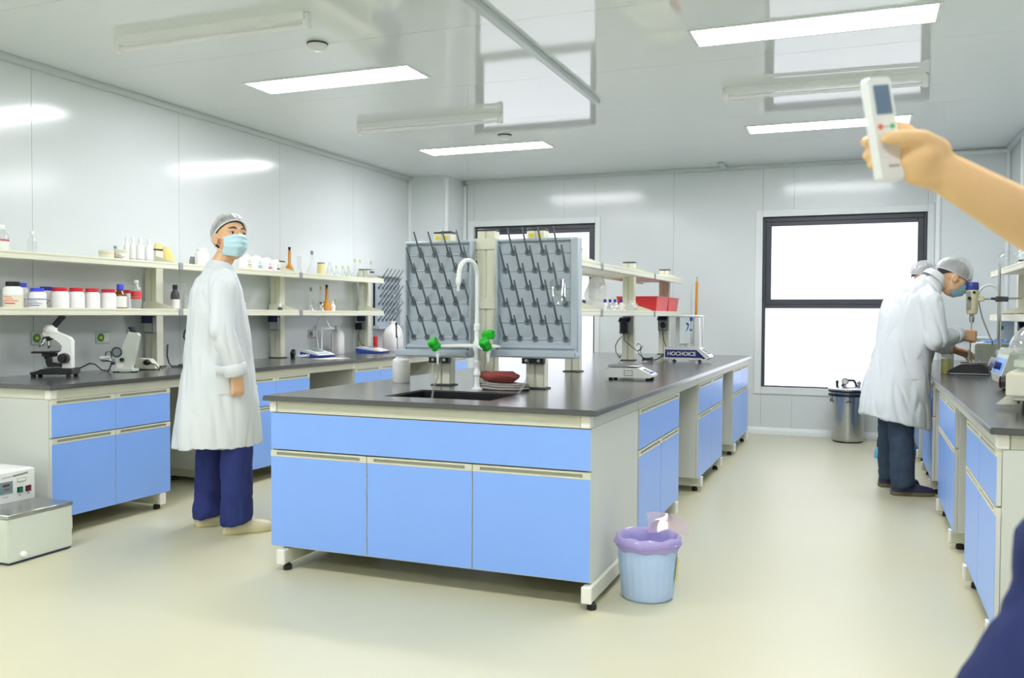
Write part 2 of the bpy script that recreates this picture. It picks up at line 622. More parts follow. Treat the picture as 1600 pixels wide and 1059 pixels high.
def beam_x(t, x0, x1, y, cap_at):
    b = obj('foot_beam', G().box(x0, x1, y - .022, y + .022, .034, .102, .003), m_cream, t, smooth=False)
    obj('end_cap', G().box(cap_at - .006, cap_at + .006, y - .023, y + .023, .033, .103, .002), m_capw, b, smooth=False)
    foot(b, x0 + .05 if cap_at == x0 else x0 + .12, y)
    foot(b, x1 - .05 if cap_at == x1 else x1 - .12, y)
    return b


# ---- island
IX0, IX1, IY0, IY1 = -2.713, -1.03, 3.56, 9.13
t = thing('sink_cabinet', 'wide blue sink cabinet with three doors at the head of the island', 'cabinet', (-1.875, 4.0, BZ0))
obj('carcass', G().box(-2.688, -2.67, 3.61, 4.43, BZ0, BZ1).box(-1.078, -1.06, 3.61, 4.43, BZ0, BZ1).box(-2.67, -1.078, 3.61, 4.43, BZ0, BZ0 + .018)
    .box(-2.67, -1.078, 4.41, 4.43, BZ0 + .018, BZ1), m_case, t, smooth=False)
front('apron_panel', t, 3.59, -1, -2.688, -1.060, .588, BZ1 - .003, swap=True, handle=False)
for a, b in ((-2.688, -2.150), (-2.146, -1.609), (-1.605, -1.060)):
    front('door', t, 3.59, -1, a, b, .113, .582, swap=True)
base_unit(-1.057, 1, 4.45, 5.52, .78, 'blue base cabinet with one wide drawer behind the waste bin', 'base cabinets on the right side of the island', wide=True)
base_unit(-1.057, 1, 6.24, 7.37, .78, 'middle one of the island right side cabinets, between two knee spaces', 'base cabinets on the right side of the island')
base_unit(-1.057, 1, 7.99, 9.10, .78, 'farthest cabinet on the right side of the island, by the back wall', 'base cabinets on the right side of the island')
t = thing('bench_frame', 'cream steel frame and feet carrying the island worktop', 'frame', (-1.87, 6.3, 0))
obj('front_rail', G().box(-2.65, -1.105, 3.588, 3.63, BZ1 + .001, WT0, .002), m_cream, t, smooth=False)
obj('corner_cap', G().box(-2.692, -2.652, 3.583, 3.63, BZ1 + .001, WT0, .004), m_capw, t)
obj('corner_cap', G().box(-1.104, -1.060, 3.583, 3.63, BZ1 + .001, WT0, .004), m_capw, t)
obj('side_panel', G().box(-1.074, -1.062, 3.632, 4.445, BZ1 + .001, WT0, 0), m_case, t, smooth=False)
for a, b in ((4.447, 6.235), (6.238, 7.375), (7.378, 9.1)):
    obj('side_rail', G().box(-1.10, -1.060, a, b, BZ1 + .001, WT0, .002), m_cream, t, smooth=False)
obj('side_rail', G().box(-2.688, -2.65, 3.632, 9.1, BZ1 + .001, WT0, .002), m_cream, t, smooth=False)
obj('end_rail', G().box(-2.648, -1.102, 9.06, 9.1, BZ1 + .001, WT0, .002), m_cream, t, smooth=False)
obj('centre_panel', G().box(-1.885, -1.865, 4.45, 9.06, .10, BZ1), m_case, t, smooth=False)
for x in (-2.61, -1.066):
    b = obj('foot_beam', G().box(x - .022, x + .022, 3.57, 4.46, .034, .102, .003), m_cream, t, smooth=False)
    obj('end_cap', G().box(x - .023, x + .023, 3.556, 3.57, .032, .103, .003), m_capw, b, smooth=False)
    foot(b, x + .012, 3.60)
    foot(b, x, 4.38)
for y in (5.42, 6.34, 7.28, 8.10, 9.0):
    beam_x(t, -1.80, -1.05, y, -1.05)


def slab_with_hole(x0, x1, y0, y1, z0, z1, hx0, hx1, hy0, hy1):
    o = [(x0, y0), (x1, y0), (x1, y1), (x0, y1)]
    h = [(hx0, hy0), (hx1, hy0), (hx1, hy1), (hx0, hy1)]
    vs = [(a, b, z1) for a, b in o + h] + [(a, b, z0) for a, b in o + h]
    fs = []
    for i in range(4):
        j = (i + 1) % 4
        fs += [(i, j, 4 + j, 4 + i), (8 + j, 8 + i, 12 + i, 12 + j), (j, i, 8 + i, 8 + j), (4 + i, 4 + j, 12 + j, 12 + i)]
    g = G().poly(vs, fs)
    es = [e for e in g.bm.edges if all(abs(v.co.z - z1) < 1e-6 for v in e.verts) and len({(round(v.co.x, 4), round(v.co.y, 4)) for v in e.verts} & {(round(a, 4), round(b, 4)) for a, b in o}) == 2]
    bmesh.ops.bevel(g.bm, geom=es, offset=.004, segments=2, affect='EDGES')
    return g


SX0, SX1, SY0, SY1 = -2.165, -1.60, 3.775, 4.185
o = obj('island_worktop', slab_with_hole(IX0, IX1, IY0, IY1, WT0, WT1, SX0, SX1, SY0, SY1), m_top, loc=(-1.87, 6.34, WT0), smooth=False)
tag(o, 'long dark grey worktop of the central island with a sink cut into it', 'worktop')
t = thing('sink', 'black sink basin set into the island worktop below the tap', 'sink', (-1.88, 3.98, .60))
a, b, c, d = SX0 + .001, SX1 - .001, SY0 + .001, SY1 - .001
obj('basin', G().box(a, a + .012, c, d, .60, .845).box(b - .012, b, c, d, .60, .845).box(a + .012, b - .012, c, c + .012, .60, .845)
    .box(a + .012, b - .012, d - .012, d, .60, .845).box(a + .012, b - .012, c + .012, d - .012, .60, .612), m_black, t, smooth=False)
obj('drain', G().lathe([(.03, .613), (.03, .617), (.012, .615)], (-1.88, 3.98, 0)), m_metal, t)
t = thing('drain_pipe', 'white drain trap hanging below the sink cabinet', 'pipe', (-1.50, 3.85, .03))
obj('trap', G().tube([(-1.60, 3.95, .10), (-1.60, 3.95, .055), (-1.585, 3.93, .035), (-1.565, 3.91, .035), (-1.55, 3.9, .055), (-1.55, 3.9, .10)], .016, 10), m_white, t)
obj('valve', G().cyl((-1.655, 3.93, .045), (-1.655, 3.93, .104), .013).cyl((-1.68, 3.93, .06), (-1.63, 3.93, .06), .012), m_metal, t)
obj('pipe', G().cyl((-1.48, 3.9, .02), (-1.48, 3.9, .104), .014), m_white, t)

# ---- left wall bench
LX = -4.13
for y0, y1, l in ((3.575, 4.478, 'nearest blue base cabinet of the left wall bench, beside the water bath'), (5.13, 6.025, 'blue base cabinet of the left bench directly behind the standing man'),
                  (6.70, 7.60, 'blue base cabinet of the left bench below the blue and white instrument'), (8.25, 9.08, 'farthest left bench cabinet, seen under the drying rack')):
    base_unit(LX, 1, y0, y1, .80, l, 'base cabinets of the left wall bench')
t = thing('bench_frame', 'cream steel frame and feet carrying the left wall worktop', 'frame', (-4.5, 6.3, 0))
obj('front_rail', G().box(-4.16, LX - .004, 3.62, 9.1, BZ1 + .001, WT0, .002), m_cream, t, smooth=False)
obj('corner_cap', G().box(-4.175, LX + .002, 3.572, 3.618, BZ1 + .001, WT0, .004), m_capw, t)
obj('corner_cap', G().box(-4.16, LX - .002, 6.675, 6.7, BZ1 + .0005, WT0, .002), m_capw, t)
obj('end_rail', G().box(-4.93, -4.18, 3.578, 3.615, BZ1 + .001, WT0, .002), m_cream, t, smooth=False)
obj('back_panel', G().box(-4.945, -4.935, 4.48, 9.1, .10, BZ1), m_case, t, smooth=False)
for y in (3.68, 4.40, 5.22, 5.94, 6.80, 7.5, 8.35, 9.0):
    beam_x(t, -4.9, -4.125, y, -4.125)
o = obj('worktop', G().box(XL + .001, -4.105, 3.553, 9.13, WT0, WT1, .004, seg=2), m_top, loc=(-4.53, 6.34, WT0), smooth=False)
tag(o, 'dark grey worktop along the left wall under the reagent shelves', 'worktop')

# ---- right wall bench
RX = .462
for y0, y1, l in ((3.65, 4.65, 'nearest blue base cabinet of the right wall bench'), (5.20, 6.25, 'second blue base cabinet of the right bench, before the bending man'),
                  (6.80, 7.80, 'right bench cabinet hidden mostly behind the coat of the bending man'), (8.3, 9.08, 'far cabinet of the right bench beside the blue shoe covers')):
    base_unit(RX, -1, y0, y1, .76, l, 'base cabinets of the right wall bench')
t = thing('bench_frame', 'cream steel frame and feet carrying the right wall worktop', 'frame', (.85, 6.3, 0))
obj('front_rail', G().box(RX + .004, RX + .034, 3.69, 9.1, BZ1 + .001, WT0, .002), m_cream, t, smooth=False)
obj('corner_cap', G().box(RX - .002, RX + .042, 3.642, 3.688, BZ1 + .001, WT0, .004), m_capw, t)
obj('end_rail', G().box(RX + .044, 1.255, 3.648, 3.685, BZ1 + .001, WT0, .002), m_cream, t, smooth=False)
obj('back_panel', G().box(1.255, 1.265, 4.66, 9.1, .10, BZ1), m_case, t, smooth=False)
for y in (3.75, 4.56, 5.30, 6.15, 6.9, 7.7, 8.4, 9.0):
    beam_x(t, .455, 1.2, y, .455)
o = obj('worktop', G().box(.434, XR - .001, 3.607, 9.13, WT0, WT1, .004, seg=2), m_top, loc=(.85, 6.34, WT0), smooth=False)
tag(o, 'dark grey worktop of the right wall bench in front of the bending man', 'worktop')
# ---------------------------------------------------------------- racks and drying boards
def post(par, x, y, z0, z1, wx=.104, wy=.07, base=True):
    g = G()
    h = wx / 2
    g.box(x - h, x - .003, y - wy / 2, y + wy / 2, z0 + .008, z1 - .012, .004).box(x + .003, x + h, y - wy / 2, y + wy / 2, z0 + .008, z1 - .012, .004)
    g.box(x - .003, x + .003, y - wy / 2 + .008, y + wy / 2 - .008, z0 + .008, z1 - .012)
    o = obj('post', g, m_post, par)
    obj('post_cap', G().box(x - h - .001, x + h + .001, y - wy / 2 - .001, y + wy / 2 + .001, z1 - .012, z1, .003), m_darkgrey, o)
    if base:
        obj('base_plate', G().box(x - h - .012, x + h + .012, y - wy / 2 - .012, y + wy / 2 + .012, z0, z0 + .008, .002), m_darkgrey, o)
    return o


def shelf(par, x0, x1, y0, y1, zt, fronts):
    o = obj('shelf', G().box(x0 + .012, x1 - .012, y0, y1, zt - .022, zt, .001), m_cream, par, smooth=False)
    for xf, s in fronts:
        e = sorted((xf, xf - s * .012))
        g = G().box(e[0], e[1], y0, y1, zt - .04, zt + .006, .002)
        q = sorted((xf, xf + s * .003))
        g.box(q[0], q[1], y0, y1, zt - .008, zt + .003).box(q[0], q[1], y0, y1, zt - .037, zt - .018)
        obj('shelf_lip', g, m_post, o, smooth=False)
    return o


def bracket(par, xa, xb, y, zt, ctr):
    """gusset plate standing on a shelf across its depth, highest at the post"""
    h = .06
    obj('bracket', G().prism([(xa, zt), (xb, zt), (xb, zt + .012), (min(xb, ctr + .06), zt + h), (max(xa, ctr - .06), zt + h), (xa, zt + .012)], 1, y - .045, y - .038), m_post, par, smooth=False)


def clip(par, x, y, zt):
    obj('joint_clip', G().box(x - .006, x + .006, y - .02, y + .02, zt - .044, zt + .008, .002), m_grey, par)


rk = thing('reagent_rack', 'double-sided ivory shelf rack standing along the middle of the island', 'rack', (-1.9, 6.7, WT1))
IP = [(-1.922, 4.50), (-1.892, 5.96), (-1.915, 7.64), (-1.885, 9.0)]
for x, y in IP:
    post(rk, x, y, WT1, 1.718)
for zt in (1.605, 1.282):
    for (xa, ya), (xb, yb) in zip(IP[:-1], IP[1:]):
        a = ya + (.045 if ya < 5 else .012)
        b = yb - .012
        g = G().box(-2.095, -1.702, ya + .04, yb - .04, zt - .022, zt, .001)
        o = obj('shelf', g, m_cream, rk, smooth=False)
        for xf, s in ((-1.69, 1), (-2.107, -1)):
            e = sorted((xf, xf - s * .012))
            q = sorted((xf, xf + s * .003))
            y0, y1 = ya - .0 if ya > 5 else ya + .05, yb - .003 if yb < 8.9 else yb - .05
            obj('shelf_lip', G().box(e[0], e[1], y0, y1, zt - .04, zt + .006, .002).box(q[0], q[1], y0, y1, zt - .008, zt + .003)
                .box(q[0], q[1], y0, y1, zt - .037, zt - .018), m_post, o, smooth=False)
    for x, y in IP[:]:
        bracket(rk, -2.09, -1.705, y, zt, x)
    for x, y in IP[1:3]:
        clip(rk, -1.686, y - .002, zt)


def socket_box(par, x, y, z, s, drop=.032):
    """sloping navy flap over a grey double socket, on the -y face of a post"""
    o = obj('socket_box', G().box(x - .045, x + .045, y - .028, y, z - .125, z - .012, .004), m_grey, par)
    obj('socket_face', G().box(x - .038, x + .038, y - .031, y - .028, z - .115, z - .03, .001), m_case, o)
    if drop > .05:
        obj('flap', G().box(x - .05, x + .05, y - .042, y - .034, z - .052, z + .018, .002).box(x - .05, x + .05, y - .034, y, z + .01, z + .018), m_navy, o)
        return o
    obj('flap', G().prism([(y, z + .02), (y - .055 + drop * .3, z + .02 - drop), (y - .055 + drop * .3, z + .012 - drop), (y, z + .008 - drop * .4)], 0, x - .05, x + .05), m_navy, o)
    return o


socket_box(rk, -1.94, 7.604, 1.21, 1)
socket_box(rk, -1.895, 8.964, 1.22, 1)

# two drying boards on their own posts at the sink end
pegdata = None


def drying_board(name, label, x0, x1, xt0, xt1, z0, z1, yb, px_post, rows, rim_right, normal='y'):
    global pegdata
    t = thing(name, label, 'drying rack', (px_post if px_post else (x0 + x1) / 2, yb, WT1), 0, 'peg drying racks')
    if px_post:
        p = post(t, px_post, 4.50, WT1, 1.712)
        obj('socket_mark', G().box(px_post - .04, px_post - .012, 4.4635, 4.465, 1.664, 1.685).box(px_post + .012, px_post + .036, 4.4635, 4.465, 1.664, 1.685), m_yelp, p)
        obj('clamp', G().box(px_post - .062, px_post + .062, 4.425, 4.462, z0 - .075, z0 - .04, .003), m_black, t)
        for s in (-1, 1):
            obj('bolt', G().cyl((px_post + s * .035, 4.42, z0 - .057), (px_post + s * .035, 4.426, z0 - .057), .008, n=10), m_metal, t)
    d0, d1 = yb - .0, yb + .05                                   # front face, back face
    g = G().box(x0, x1, yb + .018, d1, z0 - .02, z1, .004)
    obj('board', g, m_peg, t)
    r = .014
    g = G().box(x0 - .002, x0 + r, yb - .012, d1 + .002, z0 - .02, z1 + .002, .005).box(x1 - r - (.028 if rim_right else 0), x1 + .002, yb - .012, d1 + .002, z0 - .02, z1 + .002, .005)
    g.box(x0, x1, yb - .002, d1 + .002, z1 - .012, z1 + .004, .004)
    obj('rim', g, m_peg, t)
    g = G()
    nrow = len({q[1] for q in rows})
    for z in sorted({round(q[1], 3) for q in rows}):
        g.box(x0 + r, x1 - r, yb + .013, yb + .018, z - .006, z + .006, .002)
    obj('ridge', g, m_peg, t)
    obj('drip_tray', G().box(xt0, xt1, yb - .055, d1, z0 - .04, z0, .008, seg=2).box(x0 + .01, x1 - .01, yb - .03, d1, z0, z0 + .03, .012, seg=2), m_peg, t)
    for i, (x, z) in enumerate(rows):
        if pegdata is None:
            pg = G().lathe([(.0165, .0), (.0165, .006), (.009, .007), (.009, .003)], n=14, M=Matrix.Rotation(PI / 2, 4, 'X'))
            pg.tube([(0, 0, 0), (0, -.02, .018), (0, -.09, .125)], [.008, .0062, .0042], 8)
            o = obj('peg', pg, m_pegd, t, local=True)
            pegdata = o.data
        else:
            o = bpy.data.objects.new('peg', pegdata)
            COL.objects.link(o)
            o.parent = t
        o.location = MW[t.name].inverted() @ V((x, yb + .017, z))
    return t


def rowpts(x0px, y0px, sc, rows, yb):
    out = []
    for yy, xs_ in rows:
        ps = [on(x0px + x / sc, y0px + yy / sc, 1, yb + .017) for x in xs_]
        zm = sum(p.z for p in ps) / len(ps)
        out += [(p.x, zm) for p in ps]
    return out


YBD = 4.402
left_rows = rowpts(600, 340, 3.528, [(205, (205, 282, 360, 435)), (290, (165, 240, 318, 397, 475)), (380, (203, 280, 357, 433)), (470, (165, 240, 318, 397, 473)),
                                     (560, (203, 280, 357, 432)), (660, (165, 240, 318, 393, 470))], YBD)
right_rows = rowpts(740, 340, 3.528, [(192, (220, 300, 384, 468)), (290, (176, 258, 340, 426, 512)), (385, (218, 300, 384, 466)), (477, (175, 256, 340, 423, 508)),
                                      (575, (216, 298, 380, 464)), (668, (175, 256, 340, 423, 508))], YBD)
drying_board('drying_rack', 'left one of the two large grey peg boards over the sink', -2.386, -1.978, -2.43, -1.976, 1.054, 1.648, YBD, -2.189, left_rows, False)
drying_board('drying_rack', 'right large grey peg board with a glass beaker hung on it', -1.836, -1.372, -1.862, -1.368, 1.062, 1.650, YBD, -1.633, right_rows, True)


def beaker(name, label, cat, c, r, h, M=None, m=None, group=None, fill=None):
    t = thing(name, label, cat, c, 0, group)
    if M is not None:
        t.rotation_euler = M.to_euler()
    th = min(.003, r * .08)
    obj('glass_wall', G().lathe([(r * .2, .002), (r * .85, .002), (r, r * .2), (r, h * .96), (r * 1.08, h), (r * 1.02, h), (r - th, h * .95), (r - th, r * .25), (r * .8, .006), (r * .2, .006)], n=24), m or m_glass, t, local=True)
    return t


p = on(873, 458, 1, 4.30)
bk = beaker('beaker', 'clear glass beaker hung upside down on the right peg board', 'beaker', p, .042, .115, Matrix.Rotation(math.radians(148), 3, 'X') @ Matrix.Rotation(.2, 3, 'Y'))
bk.location = on(872, 440, 1, 4.27)

# ---- three-way laboratory tap
t = thing('lab_tap', 'white swan-neck laboratory tap with green knobs behind the sink', 'tap', (-1.907, 4.316, WT1))
x, y = -1.907, 4.316
obj('base_flange', G().lathe([(.032, WT1), (.032, WT1 + .006), (.018, WT1 + .012), (.016, WT1 + .03)], (x, y, 0)), m_tapw, t)
obj('column', G().lathe([(.0145, WT1 + .01), (.0145, .92), (.019, .925), (.019, .945), (.0155, .95), (.0155, .975), (.019, .98), (.019, 1.0), (.015, 1.005), (.015, 1.05), (.022, 1.06), (.022, 1.10), (.016, 1.11), (.0145, 1.16),
                        (.0185, 1.165), (.0185, 1.195), (.013, 1.20), (.013, 1.22)], (x, y, 0), 16), m_tapw, t)
arc = [(x, y, 1.2), (x, y, 1.455)] + [(x - .02 * (1 - math.cos(a)), y - .073 * (1 - math.cos(a)), 1.455 + .078 * math.sin(a)) for a in [PI * k / 12 for k in range(1, 12)]] + [(x - .04, y - .146, 1.455), (x - .041, y - .15, 1.43)]
obj('swan_neck', G().tube(arc, .0125, 12), m_tapw, t)
ex, ey = x - .041, y - .15
obj('nozzle', G().lathe([(.014, 1.435), (.0155, 1.43), (.013, 1.405), (.009, 1.40), (.007, 1.37), (.005, 1.37)], (ex, ey, 0), 12), m_tapw, t)
a_l = on(689, 541, 1, 4.26)
a_r = on(781, 541, 1, 4.30)
obj('arm', G().tube([a_l, (x - .09, 4.295, a_l.z + .003), (x, y, 1.08)], [.011, .012, .013], 10), m_tapw, t)
obj('arm', G().tube([(x, y, 1.08), (a_r.x - .03, 4.31, 1.08), (a_r.x, 4.30, 1.08)], [.013, .0125, .006], 10), m_tapw, t)


def knob(c, d, r, L):
    """six-lobed hand wheel along direction d"""
    g = G()
    d = V(d).normalized()
    u = d.orthogonal().normalized()
    v = d.cross(u)
    rings = []
    for k, (s, q) in enumerate([(0, .55), (.0, .8), (.12, .95), (.45, .85), (.55, 1.0), (.9, 1.0), (1.0, .82), (1.0, .3)]):
        rings.append([V(c) + d * (L * s) + (u * math.cos(a) + v * math.sin(a)) * r * q * (1 + .09 * math.cos(6 * a)) for a in [2 * PI * i / 24 for i in range(24)]])
    return g.rings(rings)


va = on(684, 547, 1, 4.25)
obj('valve', G().cyl(va + V((0, 0, .012)), va - V((0, 0, .015)), .014).cyl(va - V((0, 0, .015)), va - V((0, 0, .035)), .011).cyl(va - V((0, 0, .035)), va - V((0, 0, .075)), .008, .005), m_tapw, t)
obj('knob', knob(va + V((0, -.004, .008)), (-.38, -.5, .8), .028, .062), m_green, t)
vb = on(763, 547, 1, 4.24)
obj('valve', G().cyl(vb + V((0, 0, .012)), vb - V((0, 0, .015)), .014).cyl(vb - V((0, 0, .015)), vb - V((0, 0, .035)), .011).cyl(vb - V((0, 0, .035)), vb - V((0, 0, .06)), .008, .005)
    .cyl(vb, (x, y, 1.08), .011), m_tapw, t)
obj('knob', knob(vb + V((0, -.004, .008)), (-.25, -.6, .75), .028, .06), m_green, t)
vc = on(752, 523, 1, 4.30)
obj('knob', knob(vc + V((.012, 0, 0)), (1, -.15, .06), .0235, .062), m_green, t)

# drain hoses of the two boards
for nm, l, pts in (('drain_hose', 'thin clear drain hose hanging from the left peg board into the sink', [on(690, 558, 1, 4.40), on(684, 590, 1, 4.32), on(678, 604, 1, 4.2), on(676, 613, 1, 4.12), on(675, 624, 1, 4.06)]),
                   ('drain_hose', 'clear drain hose running from the right peg board over the cloths', [on(826, 562, 1, 4.41), on(825, 588, 1, 4.33), on(817, 604, 1, 4.26), on(808, 617, 1, 4.17), on(800, 624, 1, 4.06)])):
    tag(obj(nm, G().tube(pts, .0058, 8), m_glass2, loc=pts[0]), l, 'hose', 'drain hoses')

# folded towel and crumpled cloth
def heap(name, label, cat, c, rx, ry, h, m, seed, folds=.012, n=36, rz=0., layers=0):
    """soft pile of cloth: a rounded slab with noisy folds"""
    rings = []
    R = random.Random(seed)
    K = 14
    for k in range(K):
        u = k / (K - 1)
        s = math.sin(PI * (.06 + .90 * u)) ** .42 if not layers else min(1, .86 + .14 * abs(math.sin(PI * u * layers)))
        if u > .82:
            s *= max(.02, 1 - ((u - .82) / .18) ** 1.6)
        if u == 0:
            s *= .9
        ring = []
        for i in range(n):
            a = 2 * PI * i / n
            e = 1 / (abs(math.cos(a)) ** 3 + abs(math.sin(a)) ** 3) ** (1 / 3)
            q = V((rx * e * math.cos(a) * s, ry * e * math.sin(a) * s, h * (1 - (1 - u) ** 1.3)))
            nn = noise.noise_vector(q * 14 + V((seed, 0, 0)))
            q += nn * folds * (1 if u > .15 else u / .15)
            q.z = max(0, q.z)
            ring.append(Matrix.Rotation(rz, 3, 'Z') @ q)
        rings.append(ring)
    g = G().rings(rings)
    o = obj(name, g, m, loc=c, local=True, angle=80)
    return tag(o, label, cat)


m_towel = mat('grey_towel', (164, 158, 154), 0.9, var=.12, scale=40, bump=.4, bscale=400)
m_cloth = mat('brick_red_cloth', (150, 72, 66), 0.9, var=.08, scale=30, bump=.3, bscale=350)
heap('towel', 'folded grey towel lying under the red cloth beside the tap', 'towel', (-1.775, 4.37, WT1), .145, .066, .038, m_towel, 3, .006, layers=3)
heap('cloth', 'crumpled brick red cloth on top of the grey towel', 'cloth', (-1.80, 4.37, WT1 + .0385), .122, .055, .058, m_cloth, 8, .022)


# ---------------------------------------------------------------- bottles and jars
def jar(name, label, cat, c, r, h, body, cap=None, group=None, kind='jar', lab=None, lw=(.12, .6), capr=.78, caph=.16, stripe=None, rz=0.0, print_=None):
    """lathed container: parts body, cap and labels"""
    t = thing(name, label, cat, c, rz, group)
    hc = h * caph
    hb = h - hc
    if kind == 'jar':
        pr = [(r * .9, 0), (r, h * .03), (r, hb * .80), (r * .93, hb * .92), (r * capr * .9, hb * .99), (r * capr * .9, hb)]
    elif kind == 'bottle':
        pr = [(r * .9, 0), (r, h * .02), (r, hb * .66), (r * .95, hb * .74), (r * .6, hb * .88), (r * .42, hb * .93), (r * .4, hb)]
        capr = .46
    elif kind == 'reagent':
        pr = [(r * .92, 0), (r, h * .02), (r, hb * .70), (r * .9, hb * .80), (r * .55, hb * .92), (r * .5, hb)]
        capr = .58
    else:
        pr = [(r * .95, 0), (r, h * .02), (r, hb)]
    obj('body', G().lathe(pr, n=24), body, t, local=True)
    if cap is not None:
        n = 24
        R = [[V((r * capr * q * (1 + .02 * math.cos(12 * 2 * PI * i / n)) * math.cos(2 * PI * i / n), r * capr * q * math.sin(2 * PI * i / n), z)) for i in range(n)]
             for q, z in ((.96, hb * .985), (1, hb + hc * .08), (1, h - hc * .12), (.93, h), (.3, h))]
        obj('cap', G().rings(R), cap, t, local=True)
    if lab is not None:
        z0, z1 = h * lw[0], h * lw[1]
        n = 22
        a0, a1 = -2.35, .75
        ring = lambda z, q: [V((q * math.cos(a0 + (a1 - a0) * i / n), q * math.sin(a0 + (a1 - a0) * i / n), z)) for i in range(n + 1)]
        g = G().rings([ring(z0, r * 1.006), ring(z1, r * 1.006)], closed=False)
        obj('label', g, lab, t, local=True)
        if print_ is not None:
            gg = G()
            for k, (fa, fb, zz, zh) in enumerate(((.25, .6, .25, .10), (.2, .7, .48, .06), (.3, .55, .64, .05), (.22, .5, .80, .05))):
                rr = lambda z: [V((r * 1.012 * math.cos(a0 + (a1 - a0) * (fa + (fb - fa) * i / 10)), r * 1.012 * math.sin(a0 + (a1 - a0) * (fa + (fb - fa) * i / 10)), z)) for i in range(11)]
                gg.rings([rr(z0 + (z1 - z0) * zz), rr(z0 + (z1 - z0) * (zz + zh))], closed=False)
            obj('print', gg, print_, t, local=True)
    if stripe is not None:
        m_, s0, s1 = stripe
        obj('stripe', G().lathe([(r * 1.012, h * s0), (r * 1.012, h * s1)], n=24, cap=False), m_, t, local=True)
    return t


# ---------------------------------------------------------------- things on the island
t = thing('wash_bottle', 'white plastic bottle standing alone on the island left of the sink', 'bottle', (-2.511, 4.586, WT1))
def rsq(rx, ry, z, p=4, n=28):
    out = []
    for i in range(n):
        a = 2 * PI * i / n
        e = 1 / (abs(math.cos(a)) ** p + abs(math.sin(a)) ** p) ** (1 / p)
        out.append(V((rx * e * math.cos(a), ry * e * math.sin(a), z)))
    return out
obj('body', G().rings([rsq(.048, .048, 0, 2), rsq(.052, .052, .006, 2), rsq(.052, .052, .118, 2), rsq(.046, .046, .132, 3), rsq(.028, .028, .146, 2), rsq(.026, .026, .150, 2)]), m_hdpe, t, local=True)
obj('cap', G().lathe([(.031, .147), (.032, .150), (.032, .170), (.028, .173)], n=20), m_white, t, local=True)
obj('label', G().rings([[V((.0527 * math.cos(a), .0527 * math.sin(a), z)) for a in [-1.45 + .13 * i for i in range(13)]] for z in (.05, .105)], closed=False), m_label, t, local=True)

# electronic scale
t = thing('scale', 'white electronic scale with a flat steel pan on the island', 'scale', (-1.34, 5.40, WT1), .05)
obj('body', G().prism([(-.14, .016), (.135, .016), (.15, .022), (.152, .034), (.06, .076), (-.128, .076), (-.14, .06)], 1, -.095, .095), m_white, t, local=True)
obj('pan', G().box(-.128, .062, -.088, .088, .083, .09, .002).box(-.12, -.02, -.03, .03, .0755, .083), m_metal, t, local=True)
Mx = Matrix.Translation((.106, 0, .0555)) @ Matrix.Rotation(math.radians(24.5), 4, 'Y')
obj('display', G().box(-.022, .014, -.055, .02, 0, .0025, M=Mx), m_lcd, t, local=True)
obj('button', G().box(.02, .036, -.06, -.04, 0, .003, M=Mx).box(.02, .036, -.03, -.01, 0, .003, M=Mx).box(.02, .036, 0, .02, 0, .003, M=Mx).box(.02, .036, .03, .05, 0, .003, M=Mx), m_bluep, t, local=True)
obj('type_plate', G().box(-.02, .03, -.0965, -.095, .03, .062), m_label, t, local=True)
g = G()
for a in ((-.021, .031, .061, .063), (-.021, .031, .029, .031), (-.021, -.019, .031, .061), (.029, .031, .031, .061)):
    g.box(a[0], a[1], -.0975, -.0965, a[2], a[3])
obj('plate_border', g, m_inkb, t, local=True)
for sx in (-.11, .12):
    for sy in (-.07, .07):
        obj('foot', G().lathe([(.013, 0), (.014, .004), (.011, .017)], (sx, sy, 0), 12), m_rubber, t, local=True)

# analytical balance in its glass draught shield
bx, by = -1.395, 7.62
t = thing('analytical_balance', 'white and blue analytical balance with glass draught shield on the island', 'balance', (bx, by, WT1))
obj('base', G().prism([(-.18, .028), (.125, .028), (.165, .020), (.205, .045), (.20, .06), (.105, .13), (-.175, .13), (-.18, .12)], 1, -.105, .105), m_white, t, local=True)
obj('blue_band', G().prism([(-.17, .042), (.13, .042), (.158, .032), (.17, .038), (.095, .108), (-.17, .108)], 1, -.1065, -.105), mat('navy_band', (34, 40, 118), .4), t, local=True)
fc = bpy.data.curves.new('brand_lettering', 'FONT')
fc.body = 'HOCHOICE'
fc.size = .046
fc.extrude = .0008
fc.offset = .0012
fo = bpy.data.objects.new('brand_lettering', fc)
COL.objects.link(fo)
dg = bpy.context.evaluated_depsgraph_get()
me = bpy.data.meshes.new_from_object(fo.evaluated_get(dg))
bpy.data.objects.remove(fo)
me.transform(Matrix.Translation((-.152, -.1075, .060)) @ Matrix.Rotation(PI / 2, 4, 'X'))
me.materials.clear()
me.materials.append(m_white)
fo = bpy.data.objects.new('brand_lettering', me)
COL.objects.link(fo)
fo.parent = t
Mx = Matrix.Translation((.155, 0, .097)) @ Matrix.Rotation(math.radians(36.5), 4, 'Y')
obj('display', G().box(-.03, .012, -.05, .05, 0, .003, M=Mx), m_lcd, t, local=True)
obj('keypad', G().box(.02, .04, -.06, -.04, 0, .003, M=Mx).box(.02, .04, -.03, -.01, 0, .003, M=Mx).box(.02, .04, .01, .03, 0, .003, M=Mx).box(.02, .04, .04, .06, 0, .003, M=Mx), m_grey, t, local=True)
obj('shield_post', G().box(-.125, -.085, -.10, -.075, .13, .385, .004), m_white, t, local=True)
obj('shield_post', G().box(-.125, -.085, .075, .10, .13, .385, .004), m_white, t, local=True)
obj('shield_post', G().box(.075, .118, -.10, -.085, .13, .385, .004), m_white, t, local=True)
obj('shield_post', G().box(.075, .118, .085, .10, .13, .385, .004), m_white, t, local=True)
obj('shield_top', G().box(-.14, .12, -.105, .105, .385, .402, .005), m_white, t, local=True)
